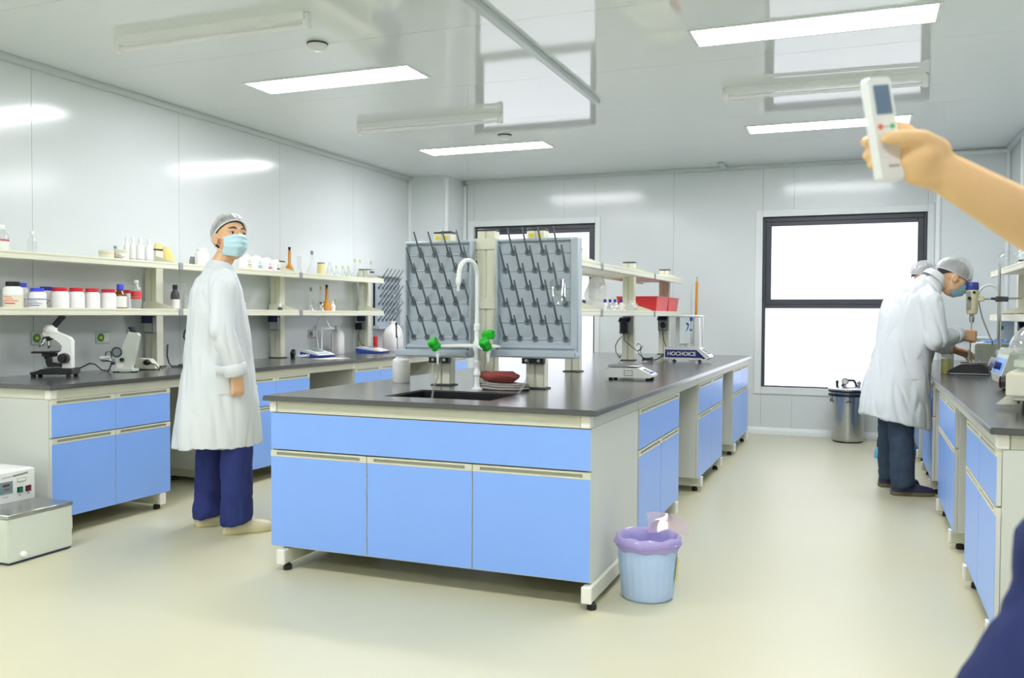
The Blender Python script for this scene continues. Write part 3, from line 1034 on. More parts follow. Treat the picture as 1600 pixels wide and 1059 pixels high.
obj('glass_panel', G().box(-.085, .075, -.096, -.092, .132, .385), m_glass, t, local=True)
obj('glass_panel', G().box(-.085, .075, .092, .096, .132, .385), m_glass, t, local=True)
obj('glass_panel', G().box(.108, .112, -.085, .085, .132, .385), m_glass, t, local=True)
obj('weighing_pan', G().lathe([(.01, .13), (.01, .146), (.042, .147), (.042, .15)], (-.01, 0, 0), 20), m_metal, t, local=True)
obj('wind_ring', G().tube([(.055 * math.cos(a) - .01, .055 * math.sin(a), .155) for a in [2 * PI * k / 20 for k in range(21)]], .004, 6).cyl((.045, -.02, .155), (.045, -.02, .21), .003).cyl((-.055, -.02, .131), (-.055, -.02, .155), .003), m_metal, t, local=True)
obj('sticker', G().prism([(.0, .335), (.018, .34), (.03, .325), (.022, .29), (.006, .262), (.002, .265), (.014, .295), (.018, .318), (.008, .322)], 1, -.0975, -.0965).box(.035, .055, -.0975, -.0965, .268, .285), m_bluep, t, local=True)
obj('rail', G().cyl((.066, -.088, .14), (.066, -.088, .38), .004), m_metal, t, local=True)
for sx, sy in ((-.13, -.08), (-.13, .08), (.09, -.08), (.09, .08)):
    obj('foot', G().lathe([(.022, 0), (.023, .006), (.012, .01), (.012, .03)], (sx, sy, 0), 14), m_white, t, local=True)
# rods in the top of the balance area: glass tube and amber burette leaning behind
for nm, l, px, yt, yb_, r, m, c in (('glass_rod', 'thin clear glass tube standing behind the analytical balance', 1081, 444, 492, .009, m_glass2, 'glass tube'),
                                    ('burette', 'thin amber burette standing behind the analytical balance', 1088, 440, 492, .012, m_amber2, 'burette')):
    pb = on(px - 1, 560, 2, WT1)
    pb = V((on(px - 1, 500, 1, 7.86).x, 7.86, WT1))
    pt = on(px + (1 if nm == 'burette' else 0), yt, 1, 7.86)
    tt = thing(nm, l, c, pb)
    obj('tube', G().cyl(pb, pt, r, n=12), m, tt)
    obj('collar', G().cyl(pb.lerp(pt, .52), pb.lerp(pt, .57), r * 1.5, n=12), m_bluep, tt)
    obj('foot', G().lathe([(.02, WT1), (.02, WT1 + .008), (.012, WT1 + .014)], (pb.x, pb.y, 0)), m_white, tt)
    if nm == 'burette':
        obj('tip', G().ball(pt + V((0, 0, .035)), .007).cyl(pt, pt + V((0, 0, .033)), .003), m_greenp, tt)

# power adapter and cables on the island
t = thing('power_adapter', 'black power adapter plugged into the second island post', 'power adapter', (-1.93, 7.57, 1.15))
obj('block', G().box(-1.965, -1.905, 7.53, 7.572, 1.095, 1.185, .006), m_black, t)
e = on(1030, 547, 1, 7.5)
obj('cord', G().tube([(-1.935, 7.55, 1.096), (-1.93, 7.55, 1.03), on(985, 540, 1, 7.5), on(995, 548, 1, 7.45), on(1001, 547, 1, 7.45), on(1004, 540, 1, 7.5), on(1000, 546, 1, 7.48), on(1003, 557, 1, 7.5), V((-1.70, 7.46, WT1 + .005)), V((-1.66, 7.45, WT1 + .005)), V((-1.62, 7.50, WT1 + .03)), V((-1.575, 7.6, WT1 + .075))], .0032, 6), m_black, t)
t = thing('power_plug', 'black plug with cord in the socket of the last island post', 'plug', (-1.89, 8.93, 1.14))
obj('plug', G().ball((-1.883, 8.915, 1.15), (.03, .018, .034)), m_black, t)
obj('cord', G().tube([(-1.885, 8.91, 1.125), (-1.885, 8.91, 1.08), (-1.87, 8.9, 1.0), (-1.84, 8.9, .93)], .004, 6), m_black, t)
pts = []
for k in range(46):
    a = 2 * PI * k / 11.0
    pts.append((-1.70 + .045 * math.cos(a) + .006 * math.sin(k * 1.7), 7.44 + .02 * math.sin(a), WT1 + .006 + .012 * (k % 5) / 4 + .0006 * k))
tag(obj('cable_bundle', G().tube(pts, .003, 5), m_black, loc=(-1.70, 7.44, WT1)), 'black cable coiled on the island before the analytical balance', 'cable')
tag(obj('cable', G().tube([(-1.865, 7.72, .98), (-1.845, 7.7, 1.0), (-1.82, 7.69, .985), (-1.82, 7.69, .955), (-1.845, 7.69, .93), (-1.83, 7.69, .90), (-1.78, 7.66, .872), (-1.68, 7.66, .862), (-1.60, 7.67, .90), (-1.577, 7.675, .92)], .0035, 6), m_black, loc=(-1.8, 7.7, .87)),
    'black mains cable looping from the island post into the analytical balance', 'cable')
tag(obj('cable', G().tube([(-1.97, 7.60, 1.06), (-2.0, 7.6, 1.03), (-2.025, 7.6, .98), (-2.02, 7.6, .92), (-1.99, 7.6, .88)], .006, 6).tube([(-1.99, 7.6, .87), (-1.985, 7.6, .90)], .012, 8), m_grey, loc=(-2.0, 7.6, .87)),
    'grey cable loop at the left side of the second island post', 'cable')

# on the lower island shelf
LS = 1.282
y0 = on(1028, 470, 0, -1.705).y
y1 = on(1046.5, 470, 0, -1.705).y
y2 = on(1062, 470, 0, -1.705).y


def basket(label, y0, y1):
    t = thing('basket', label, 'basket', (-1.90, (y0 + y1) / 2, LS), 0, 'red plastic baskets')
    xa, xb, h = -.19, .19, .135
    L = (y1 - y0) / 2 - .004
    g = G()
    q = lambda s, z: [(xa * s, -L * s, z), (xb * s, -L * s, z), (xb * s, L * s, z), (xa * s, L * s, z)]
    o, i = [q(.90, 0), q(.98, h)], [q(.965, h), q(.885, .004)]
    g.rings([[V(p) for p in r] for r in o + i])
    obj('tub', g, m_red, t, local=True, smooth=False)
    g = G()
    for a in ((xa, xb, -L, -L + .012), (xa, xb, L - .012, L), (xa, xa + .012, -L + .012, L - .012), (xb - .012, xb, -L + .012, L - .012)):
        g.box(a[0], a[1], a[2], a[3], h - .008, h + .004, .002)
    obj('rim', g, m_red, t, local=True)
    g = G()
    for k in range(5):
        z = .02 + .022 * k
        s = .9 + .08 * z / h + .006
        g.box(xa * s, xb * s, -L * s - .001, -L * s + .004, z, z + .006).box(xb * s - .004, xb * s + .001, -L * s, L * s, z, z + .006)
    obj('rib', g, m_red, t, local=True, smooth=False)


basket('long red plastic basket on the lower island shelf, nearer of the two', y0, y1)
basket('red plastic basket at the far end of the lower island shelf', y1 + .004, y2)
for k, px in enumerate((945.2, 953, 960.8, 970.5)):
    p, r, h = spot(px - 4.2, px + 4.2, 467.5, 0, -1.79, LS)
    jar('sample_bottle', ('first', 'second', 'third', 'fourth')[k] + ' from the left of the small blue-capped bottles on the island shelf', 'bottle', p, r * .95, h, m_hdpe, m_dbluecap, 'blue capped sample bottles on the island', 'reagent', capr=.6, caph=.26)
m_film = mat_glass('milky_film', (248, 250, 252), .55, .28)
m_bag = mat_glass('white_film_bag', (250, 250, 252), .5, .62)


def baggy(name, label, c, rx, ry, h, m, seed, rz=0):
    rings = []
    for k in range(12):
        u = k / 11
        s = (.72 + .35 * math.sin(PI * min(1, u * 1.2))) * (1 if u < .8 else 1 - (u - .8) * 1.6)
        rg = []
        for i in range(26):
            a = 2 * PI * i / 26
            q = V((rx * s * math.cos(a), ry * s * math.sin(a), h * u))
            q += noise.noise_vector(q * 22 + V((seed, 3, 1))) * .28 * min(rx, ry) * min(1, u * 5)
            q.z = max(0, q.z)
            rg.append(Matrix.Rotation(rz, 3, 'Z') @ q)
        rings.append(rg)
    return tag(obj(name, G().rings(rings), m, loc=c, local=True, angle=25), label, 'bag')


p, r, h = spot(921, 943, 438, 0, -1.88, LS)
baggy('plastic_bag', 'tall crumpled white plastic bag on the lower island shelf', p, .082, .06, .255, m_bag, 5)
p, r, h = spot(942, 975, 475, 0, -1.735, LS)
baggy('plastic_bag', 'flat clear film bag lying before the blue-capped bottles', p, .04, .085, .055, m_film, 9, .0)
p, r, h = spot(972, 1001, 470, 0, -1.735, LS)
baggy('plastic_bag', 'clear film bag leaning against the near red basket', p, .04, .12, .085, m_film, 12, .0)
# waste bin
t = thing('waste_bin', 'pale blue ribbed waste bin with a lilac liner beside the island', 'waste bin', (-.873, 3.86, 0))
m_bin = mat('pale_blue_plastic', (184, 208, 244), .4, var=.02)
n = 96
R = []
for q, z in ((.93, 0), (1, .008), (1.02, .02), (1.10, .12), (1.165, .195), (1.17, .20), (1.20, .235), (1.2, .262), (1.16, .262), (1.12, .2), (.96, .02)):
    R.append([V((.112 * q * (1 + (.016 * max(0, math.cos(a * 24)) if .01 < z < .197 and q > .98 else 0)) * math.cos(a), .112 * q * (1 + (.016 * max(0, math.cos(a * 24)) if .01 < z < .197 and q > .98 else 0)) * math.sin(a), z)) for a in [2 * PI * i / n for i in range(n)]])
obj('bucket', G().rings(R), m_bin, t, local=True, angle=30)
obj('sticker', G().rings([[V((.1355 * math.cos(a) * s, .1355 * math.sin(a) * s, z)) for a in [-.12 + .055 * k for k in range(7)]] for z, s in ((.08, .955), (.19, 1.015))], closed=False), m_yelp, t, local=True)
m_liner = mat_glass('lilac_liner', (236, 226, 252), .35, .75, (232, 218, 252))
rings = []
for k, (q, z) in enumerate(((1.16, .215), (1.25, .228), (1.29, .25), (1.27, .272), (1.2, .28), (1.12, .272), (1.07, .23), (1.02, .15), (.9, .07), (.5, .035), (.05, .03))):
    rg = []
    for i in range(64):
        a = 2 * PI * i / 64
        v = V((.112 * q * math.cos(a), .112 * q * math.sin(a), z))
        v += noise.noise_vector(V((math.cos(a) * 3, math.sin(a) * 3, k * .7))) * (.006 if k < 5 else .010) + V((0, 0, .003 * math.sin(a * 9)))
        rg.append(v)
    rings.append(rg)
obj('liner', G().rings(rings, cap0=False), m_liner, t, local=True, angle=60)
m_linerd = mat_glass('lilac_liner_hem', (222, 208, 246), .3, .8, (218, 200, 246))
rg = [V((.112 * 1.285 * math.cos(a), .112 * 1.285 * math.sin(a), .249 + .004 * math.sin(5 * a) + .002 * math.sin(13 * a))) for a in [2 * PI * i / 64 for i in range(65)]]
obj('liner_hem', G().tube(rg, .0075, 6), m_linerd, t, local=True)
g = G()
fl = []
for i in range(12):
    rowp = []
    for j in range(8):
        u, v = i / 11, j / 7
        q = V((-.02 + .19 * u - .02 * v, .09 + .05 * v + .03 * math.sin(u * PI), .262 + (.10 - .03 * u) * v * (1 - .25 * (2 * u - 1) ** 2)))
        q += noise.noise_vector(q * 18) * .012 * v
        rowp.append(q)
    fl.append(rowp)
g.rings(fl, closed=False)
obj('liner_flap', g, mat_glass('pale_liner_flap', (250, 240, 244), .12, .5, (246, 224, 238)), t, local=True, angle=70)

# autoclave by the window
t = thing('autoclave', 'portable steel pressure steriliser standing under the right window', 'steriliser', (-.123, 9.43, 0))
r = .148
obj('drum', G().lathe([(r * .94, .012), (r * .97, .02), (r, .05), (r, .515)], n=40), m_metal, t, local=True)
obj('base_ring', G().lathe([(r * .9, 0), (r * .96, .004), (r * .96, .014)], n=32), m_black, t, local=True)
obj('flange', G().lathe([(r, .455), (r * 1.26, .458), (r * 1.28, .478), (r, .482)], n=32), m_black, t, local=True)
obj('gasket', G().lathe([(r * 1.1, .495), (r * 1.27, .497), (r * 1.29, .516), (r * 1.2, .52)], n=32), m_black, t, local=True)
obj('lid', G().lathe([(r * 1.3, .517), (r * 1.31, .53), (r * 1.1, .542), (r * .7, .552), (.0, .556)], n=32, cap=False), m_metal, t, local=True)
obj('handle', G().prism([(-.07, .55), (-.045, .61), (-.03, .622), (.05, .622), (.066, .61), (.09, .55), (.066, .55), (.05, .595), (.04, .602), (-.02, .602), (-.032, .595), (-.045, .55)], 1, -.014, .014), m_black, t, local=True)
obj('gauge', G().cyl((-.03, -.065, .603), (-.03, -.04, .603), .033, n=20), m_black, t, local=True)
obj('gauge_face', G().cyl((-.03, -.067, .603), (-.03, -.0652, .603), .026, n=20), m_case, t, local=True)
obj('gauge_stem', G().cyl((-.03, -.05, .545), (-.03, -.05, .58), .009), m_chrome, t, local=True)
obj('safety_valve', G().lathe([(.014, .545), (.014, .575), (.02, .58), (.02, .60), (.008, .605), (.006, .62)], (.10, -.02, 0), 12), m_chrome, t, local=True)
obj('release_valve', G().lathe([(.012, .545), (.012, .585), (.018, .59), (.01, .61)], (-.105, -.02, 0), 12).cyl((-.105, -.05, .57), (-.105, -.02, .57), .01), m_black, t, local=True)
for k in range(6):
    a = math.radians(-150 + 60 * k + 4)
    cx, cy = r * 1.2 * math.cos(a), r * 1.2 * math.sin(a)
    o = obj('clamp_screw', G().cyl((cx, cy, .40), (cx, cy, .515), .006, n=8), m_chrome, t, local=True)
    tx, ty = -math.sin(a), math.cos(a)
    obj('wing_nut', G().tube([(cx - tx * .03, cy - ty * .03, .398), (cx - tx * .014, cy - ty * .014, .414), (cx, cy, .418), (cx + tx * .014, cy + ty * .014, .414), (cx + tx * .03, cy + ty * .03, .398)], [.004, .006, .009, .006, .004], 6), m_darkgrey, o, local=True)
# ---------------------------------------------------------------- left wall: reagent shelves
lr = thing('reagent_rack', 'long ivory two-tier reagent shelf along the left wall', 'rack', (-4.85, 5.8, WT1))
LP = [3.60, 5.115, 6.60, 8.09]
for y in LP:
    post(lr, -4.865, y, WT1, 1.718, wx=.11)
UL, LL = 1.605, 1.272
for zt in (UL, LL):
    for a, b in zip(LP[:-1], LP[1:]):
        o = obj('shelf', G().box(-4.93, -4.632, a + .04, b - .04, zt - .022, zt, .001), m_cream, lr, smooth=False)
        y0, y1 = a + .003 if a > 4 else a - .03, b - .003 if b < 8 else b - .03
        obj('shelf_lip', G().box(-4.632, -4.62, y0, y1, zt - .042, zt + .006, .002).box(-4.62, -4.617, y0, y1, zt - .008, zt + .003).box(-4.62, -4.617, y0, y1, zt - .039, zt - .018), m_post, o, smooth=False)
    for y in LP:
        bracket(lr, -4.93, -4.634, y, zt, -4.865)
        if 4 < y < 8:
            clip(lr, -4.616, y, zt)
for y in LP[1:]:
    socket_box(lr, -4.865, y - .036, 1.225, 1, .075)

# lettered jars and bottles; pixel spans give place, radius and height
XS = -4.745


def J(desc, cat, a, b, top, x, z, body, cap, group=None, name='jar', **k):
    p, r, h = spot(a, b, top, 0, x, z)
    return jar(name, desc, cat, p, r, h, body, cap, group, **k)


m_clearb = m_glass2
J('white jar with black lid and cream label, first on the lower left shelf', 'jar', 6, 35, 440, -4.70, LL, m_hdpe, m_black, lab=m_labelb, print_=m_redp, lw=(.05, .5), capr=.72)
J('blue-capped jar half hidden behind the black-lidded jar', 'jar', 28, 44, 442, -4.82, LL, m_hdpe, m_bluecap, lab=m_label, print_=m_bluep, capr=.7)
J('white jar with bright blue lid and blue-printed label', 'jar', 45, 71.5, 450, -4.70, LL, m_hdpe, m_bluecap, lab=m_label, print_=m_bluep, lw=(.02, .45), capr=.74, stripe=(m_bluep, .43, .48))
J('jar with dark blue lid and barred label behind the blue-lidded jar', 'jar', 62, 83, 448, -4.83, LL, m_hdpe, m_dbluecap, lab=m_label, print_=m_inkb, capr=.85)
for k, (a, b, tp) in enumerate(((81, 107, 449), (107.5, 131.5, 449.5), (132.5, 155.5, 450.5), (157, 181, 451.5))):
    J(('first', 'second', 'third', 'fourth')[k] + ' from the left of the four red-lidded white jars on the shelf', 'jar', a, b, tp, -4.72, LL, m_hdpe, m_redcap, 'red-lidded white jars', capr=.82, caph=.17)
J('amber reagent bottle with blue cap and white label', 'bottle', 179, 197.5, 444, -4.70, LL, m_amber, m_bluecap, name='bottle', kind='reagent', lab=m_label, lw=(.08, .52), caph=.22)
J('red-capped white bottle partly hidden behind the amber bottle', 'jar', 193, 205, 453, -4.82, LL, m_hdpe, m_redcap, capr=.9)
J('clear plastic drink bottle with white cap and red label', 'bottle', 205, 221, 437.5, -4.70, LL, m_clearb, m_white, name='bottle', kind='bottle', stripe=(m_redp, .36, .42), lab=m_redp, lw=(.43, .62), caph=.10)
J('dark bottle with white label on the lower shelf behind the first post', 'bottle', 267, 280.5, 445, -4.75, LL, m_darkgrey, m_black, name='bottle', kind='reagent', lab=m_label, lw=(.05, .42))
# upper shelf
J('clear plastic bottle with white cap and red stripe at the left edge', 'bottle', -8, 13.5, 351, -4.75, UL, m_clearb, m_white, name='bottle', kind='bottle', stripe=(m_redp, .42, .46), lab=m_label, lw=(.02, .38))
J('small clear bottle with white cap alone on the upper left shelf', 'bottle', 43.5, 57, 361, -4.75, UL, m_clearb, m_white, name='bottle', kind='bottle', caph=.14)
J('low cream tub on the upper left shelf, left one of the pair', 'tub', 155, 177.5, 391, -4.75, UL, m_yel, m_ivory, name='tub', kind='tub', capr=1.03, caph=.3, lab=m_ivory, lw=(.05, .6))
J('low cream tub on the upper left shelf, beside the white bottles', 'tub', 178.5, 199, 390, -4.72, UL, m_ivory, m_ivory, name='tub', kind='tub', capr=1.03, caph=.3, lab=m_label, print_=m_inkb, lw=(.05, .6))
J('small grey-capped glass bottle behind the cream tubs', 'bottle', 175, 186, 384, -4.86, UL, m_glass2, m_grey, name='bottle', kind='bottle')
J('tall white bottle behind the others at the left of the bottle row', 'bottle', 193, 203, 371, -4.83, UL, m_hdpe, m_white, name='bottle', kind='bottle')
for k, (a, b, tp) in enumerate(((202.5, 212, 371), (212.5, 225.5, 372), (226.5, 239.5, 374))):
    J('white dropper bottle with dark printed band, ' + ('first', 'second', 'third')[k] + ' of three beside the first shelf post', 'bottle', a, b, tp, -4.70, UL, m_hdpe, m_white, 'white bottles beside the first shelf post', name='bottle', kind='bottle', stripe=(m_inkb, .09, .105), caph=.2)
p, r, h = spot(243, 268, 375, 0, -4.84, UL)
t = thing('rubber_gloves', 'pair of pale yellow rubber gloves draped behind the first shelf post', 'gloves', p)
for k, (dx, hh) in enumerate(((-.02, .155), (.045, .13))):
    rings = []
    for i in range(9):
        u = i / 8
        c = V((.015 * k, dx + .05 * u * (1 if k else .2) - .03, hh * (1 - u) * 1.0))
        wv = .022 + .03 * math.sin(PI * min(1, u * .75 + .12))
        rings.append([c + V((.018 * math.cos(a), wv * math.sin(a), 0)) + noise.noise_vector(V((i * .6, a, k))) * .008 for a in [2 * PI * j / 14 for j in range(14)]])
    for rg in rings:
        for q in rg:
            q.z = max(q.z, 0.001)
    obj('glove', G().rings(rings[::-1]), m_yel, t, local=True, angle=60)
J('white-capped jar behind the shoulder of the standing man', 'jar', 305, 326, 388, -4.75, UL, m_hdpe, m_white)
J('small grey jar on the upper shelf left of the standing man', 'jar', 296, 306, 401, -4.84, UL, m_grey, m_grey)
for k, (a, b, c, m, q) in enumerate(((374.5, 391.5, 397, m_yelp, 'yellow'), (391.8, 408, 399, m_tealp, 'teal'), (408.2, 423.6, 402, m_redp, 'red'), (423.8, 436, 405, m_inkb, 'black'))):
    p, r, h = spot(a, b, c, 0, -4.71, UL)
    t = thing('reagent_box', 'white reagent bottle with a %s mark on its label beside the man' % q, 'bottle', p, 0.0, 'white reagent bottles with coloured marks')
    r *= .98
    obj('body', G().rings([rsq(r * .96, r, 0, 5), rsq(r, r, .006, 5), rsq(r, r, h * .68, 5), rsq(r * .8, r * .8, h * .88, 4), rsq(r * .6, r * .6, h * .93, 3)]), m_hdpe, t, local=True)
    obj('cap', G().lathe([(r * .62, h * .92), (r * .63, h), (r * .5, h * 1.005)], n=18), m_white, t, local=True)
    g = G()
    Mx = Matrix.Rotation(-.35, 4, 'Z')
    for (u, v, z, zz) in ((-.4, .5, .30, .36), (-.5, .4, .46, .5), (-.15, .15, .55, .62)):
        g.box(r + .0005, r + .0012, u * r, v * r, h * z, h * zz)
    obj('print', g, m_grey, t, local=True)
    obj('colour_mark', G().box(r + .0005, r + .0014, -.6 * r, .6 * r, h * .18, h * .27), m, t, local=True)


def vol_flask(lab, px, top, base, rb, x, z, m, stop, group=None):
    """long-necked volumetric flask"""
    p, _, h = spot(px - 2, px + 2, top, 0, x, z)
    t = thing('volumetric_flask', lab, 'flask', p, 0, group)
    rn = rb * .30
    obj('glass_body', G().lathe([(rb * .8, 0), (rb, .008), (rb * .98, rb * .7), (rb * .7, rb * 1.5), (rn, rb * 2.2), (rn, h * .86)], n=18), m, t, local=True)
    obj('stopper', G().lathe([(rn * .8, h * .84), (rn * .9, h * .88), (rn * .6, h * .90), (rn * .95, h * .93), (rn * .95, h), (rn * .4, h)], n=14), stop, t, local=True)
    return t


def conical(lab, a, b, top, x, z, m, stop=None, group=None, cat='flask'):
    p, r, h = spot(a, b, top, 0, x, z)
    t = thing('conical_flask', lab, cat, p, 0, group)
    hb = h * (.84 if stop else 1)
    obj('glass_body', G().lathe([(r * .85, 0), (r, .006), (r * .95, hb * .12), (r * .32, hb * .78), (r * .3, hb * .97), (r * .36, hb), (r * .27, hb * .97), (r * .27, hb * .76), (r * .9, hb * .12), (r * .8, .006)], n=18), m, t, local=True)
    if stop:
        obj('stopper', G().lathe([(r * .26, hb * .94), (r * .34, hb * 1.02), (r * .34, h), (r * .2, h)], n=12), stop, t, local=True)
    return t


m_yst = mat('yellow_stopper', (232, 222, 160), .5)
vol_flask('amber volumetric flask with black stopper on the upper left shelf', 452.3, 386, 422, .042, -4.80, UL, m_amber2, m_black)
vol_flask('amber volumetric flask with black stopper on the lower left shelf', 510.5, 445, 484, .048, -4.74, LL, m_amber2, m_black)
vol_flask('clear long-necked flask with grey stopper above the pH meter, upper shelf', 487.5, 392, 425, .05, -4.74, UL, m_glass, m_grey)
vol_flask('clear long-necked flask with grey stopper on the lower shelf', 486, 449, 484, .045, -4.78, LL, m_glass, m_grey)
vol_flask('clear long-necked flask with pale stopper left of the amber one', 501.5, 447, 484, .045, -4.78, LL, m_glass, m_yst)
J('clear glass measuring cylinder on the upper shelf beside the amber flask', 'cylinder', 464, 470.5, 395, -4.72, UL, m_glass2, None, name='measuring_cylinder', kind='tube')
J('small jar of pale yellow powder with grey lid on the upper shelf', 'jar', 495.5, 508, 410, -4.74, UL, m_yst, m_grey, name='jar', caph=.10, capr=.92)
conical('large clear conical flask right of the yellow powder jar', 507, 523, 410, -4.76, UL, m_glass)
for k, px in enumerate((526, 536, 545)):
    conical('small clear flask with yellow stopper, ' + ('first', 'second', 'third')[k] + ' from the left on the upper shelf', px - 5.5, px + 5.5, 415.5, -4.74, UL, m_glass, m_yst, 'small yellow-stoppered flasks')
for k, (px, tp) in enumerate(((555, 404.5), (563, 405.5), (580, 408))):
    vol_flask('taller clear flask with yellow stopper, ' + ('first', 'second', 'third')[k] + ' of three near the shelf end', px, tp, 432, .04, -4.78, UL, m_glass, m_yst, 'tall yellow-stoppered flasks')
p, r, h = spot(568, 585, 420, 0, -4.70, UL)
b_ = beaker('beaker', 'clear glass beaker with dark print at the end of the upper shelf', 'beaker', p, r, h)
obj('print', G().rings([[V((r * 1.01 * math.cos(a), r * 1.01 * math.sin(a), z)) for a in [-.9 + .15 * i for i in range(9)]] for z in (h * .58, h * .74)], closed=False), m_inkb, b_, local=True)
conical('clear conical flask with a drawn outline on the lower shelf', 479.5, 492, 474, -4.70, LL, m_glass2)
conical('dark-printed conical flask beside the amber flask', 495.5, 507.5, 472, -4.69, LL, m_glass2, m_darkgrey)
J('small white bottle with white cap right of the amber flask', 'bottle', 515.5, 524, 470.5, -4.70, LL, m_hdpe, m_white, name='bottle', kind='bottle', caph=.22)
J('tiny flask with yellow stopper behind the small white bottle', 'flask', 520, 528, 467.5, -4.82, LL, m_glass, m_yst, name='flask', kind='bottle', caph=.3)
J('tall clear measuring cylinder in front of the last shelf post', 'cylinder', 561.5, 568.5, 438, -4.70, LL, m_glass2, None, name='measuring_cylinder', kind='tube')
J('small dark bottle with white cap before the middle shelf post', 'bottle', 434, 441.5, 473.5, -4.70, LL, m_darkgrey, m_white, name='bottle', kind='reagent', caph=.5, capr=1.0)
conical('clear conical flask on the lower shelf beside the back of the standing man', 284, 296, 442, -4.74, LL, m_glass2, None)

# ---------------------------------------------------------------- left wall sockets
for yy, zz, l, st in ((4.20, 1.083, 'white wall socket with round green sticker behind the microscope', m_greenp), (4.715, 1.075, 'white wall socket with round green sticker behind the refractometer', m_greenp),
                      (7.25, 1.055, 'white wall socket with grey round sticker above the pH meter', m_grey), (7.66, 1.06, 'white wall socket behind the large white bottle', m_grey)):
    t = thing('wall_socket', l, 'socket', (XL, yy, zz), 0, 'wall sockets')
    obj('plate', G().box(0, .009, -.062, .062, -.043, .043, .004), m_case, t, local=True)
    obj('insert', G().box(.009, .0105, .005, .05, -.03, .03, .001), m_white, t, local=True)
    obj('sticker', G().cyl((.009, -.025, 0), (.0112, -.025, 0), .029, n=24), st, t, local=True)
    obj('sticker_mark', G().box(.0112, .0118, -.035, -.012, -.009, .009), m_yelp if st is m_greenp else m_darkgrey, t, local=True)

# ---------------------------------------------------------------- microscope
mp = on(88, 588, 2, WT1)
t = thing('microscope', 'white and black monocular microscope at the left end of the bench', 'microscope', (mp.x, mp.y, WT1), math.radians(28))
obj('base', G().prism([(-.135, -.055), (-.12, -.075), (.09, -.085), (.118, -.06), (.118, .06), (.09, .085), (-.12, .075), (-.135, .055)], 2, .016, .03)
    .prism([(-.125, .026), (-.06, .05), (.0, .054), (.115, .054), (.12, .026)], 1, -.07, .07), m_black, t, local=True)
obj('mirror_window', G().box(-.07, -.02, -.02, .02, .052, .056, .001), m_lcd, t, local=True)
for sx, sy in ((-.115, -.05), (-.115, .05), (.095, -.06), (.095, .06)):
    obj('foot', G().lathe([(.014, 0), (.014, .02)], (sx, sy, 0), 12), m_rubber, t, local=True)
obj('arm', G().prism([(.045, .05), (.10, .05), (.10, .225), (.085, .245), (-.01, .287), (-.065, .287), (-.07, .265), (-.05, .245), (-.01, .24), (.03, .21), (.045, .19), (.04, .16), (.02, .15), (.02, .13), (.045, .12)], 1, -.028, .028), m_white, t, local=True)
obj('head', G().lathe([(.04, .276), (.041, .285), (.041, .300), (.03, .318), (.016, .324)], (-.033, 0, 0), 24), m_white, t, local=True)
a, b = V((-.02, 0, .300)), V((.042, 0, .377))
obj('eyepiece', G().cyl(a, b, .019, .0175, 18).cyl(b - (b - a) * .12, b + (b - a) * .03, .0205, .0205, 18), m_black, t, local=True)
obj('turret', G().lathe([(.012, .222), (.034, .232), (.038, .242), (.03, .25)], (-.045, 0, 0), 20, M=Matrix.Translation((-.045, 0, .24)) @ Matrix.Rotation(-.22, 4, 'Y') @ Matrix.Translation((.045, 0, -.24))), m_black, t, local=True)
for dx, dy, L in ((-.045, 0, .05), (.0, .01, .06), (-.02, -.025, .045)):
    c0 = V((-.045 + dx * .4, dy, .236))
    c1 = c0 + V((dx * .75 - .004, dy * .6, -L))
    obj('objective', G().cyl(c0, c0.lerp(c1, .7), .011, .011, 14).cyl(c0.lerp(c1, .7), c1, .011, .005, 14), m_chrome, t, local=True)
obj('stage', G().box(-.125, .02, -.06, .06, .146, .158, .003), m_black, t, local=True)
obj('stage_clip', G().box(-.10, -.03, -.035, -.028, .158, .162).box(-.10, -.03, .028, .035, .158, .162), m_metal, t, local=True)
obj('condenser', G().box(-.075, -.02, -.03, .03, .126, .146, .003).cyl((-.05, 0, .108), (-.05, 0, .128), .02), m_black, t, local=True)
obj('carrier', G().prism([(-.05, .15), (.03, .15), (.03, .13), (-.03, .12), (-.03, .09), (.03, .08), (.03, .06), (-.045, .06), (-.055, .09)], 1, -.022, .022), m_black, t, local=True)
for s in (-1, 1):
    obj('focus_knob', G().cyl((.06, s * .028, .115), (.06, s * .062, .115), .033, .03, 24).cyl((.06, s * .062, .115), (.06, s * .08, .115), .019, .018, 18), m_black, t, local=True)

# refractometer with a separate read-out box on its cable
rp = on(196, 581, 2, WT1)
m_rf = mat('grey_green_enamel', (206, 214, 202), .4)
t = thing('refractometer', 'pale green-grey bench refractometer with a black eyepiece', 'refractometer', (rp.x, rp.y, WT1), math.radians(28))
obj('foot_plate', G().prism([(-.075, -.05), (.065, -.06), (.08, -.03), (.08, .03), (.065, .06), (-.075, .05)], 2, .008, .022), m_rf, t, local=True)
for sx, sy in ((-.06, -.035), (-.06, .035), (.06, -.04), (.06, .04)):
    obj('foot', G().lathe([(.011, 0), (.011, .009)], (sx, sy, 0), 10), m_rubber, t, local=True)
obj('housing', G().prism([(-.02, .02), (.045, .02), (.095, .245), (.085, .262), (.03, .272), (.0, .20), (-.03, .10), (-.055, .085), (-.055, .02)], 1, -.03, .03), m_rf, t, local=True)
a, b = V((.055, -.0, .262)), V((.045, -.0, .296))
obj('eyepiece', G().cyl(a, b, .018, .019, 16).cyl(b, b + (b - a) * .3, .024, .022, 18), m_black, t, local=True)
obj('scale_ring', G().tube([(-.045 + .03 * math.cos(q), -.034, .135 + .03 * math.sin(q)) for q in [2 * PI * i / 24 for i in range(25)]], .006, 8), m_darkgrey, t, local=True)
obj('ring_glass', G().cyl((-.045, -.036, .135), (-.045, -.032, .135), .027, n=24), m_lcd, t, local=True)
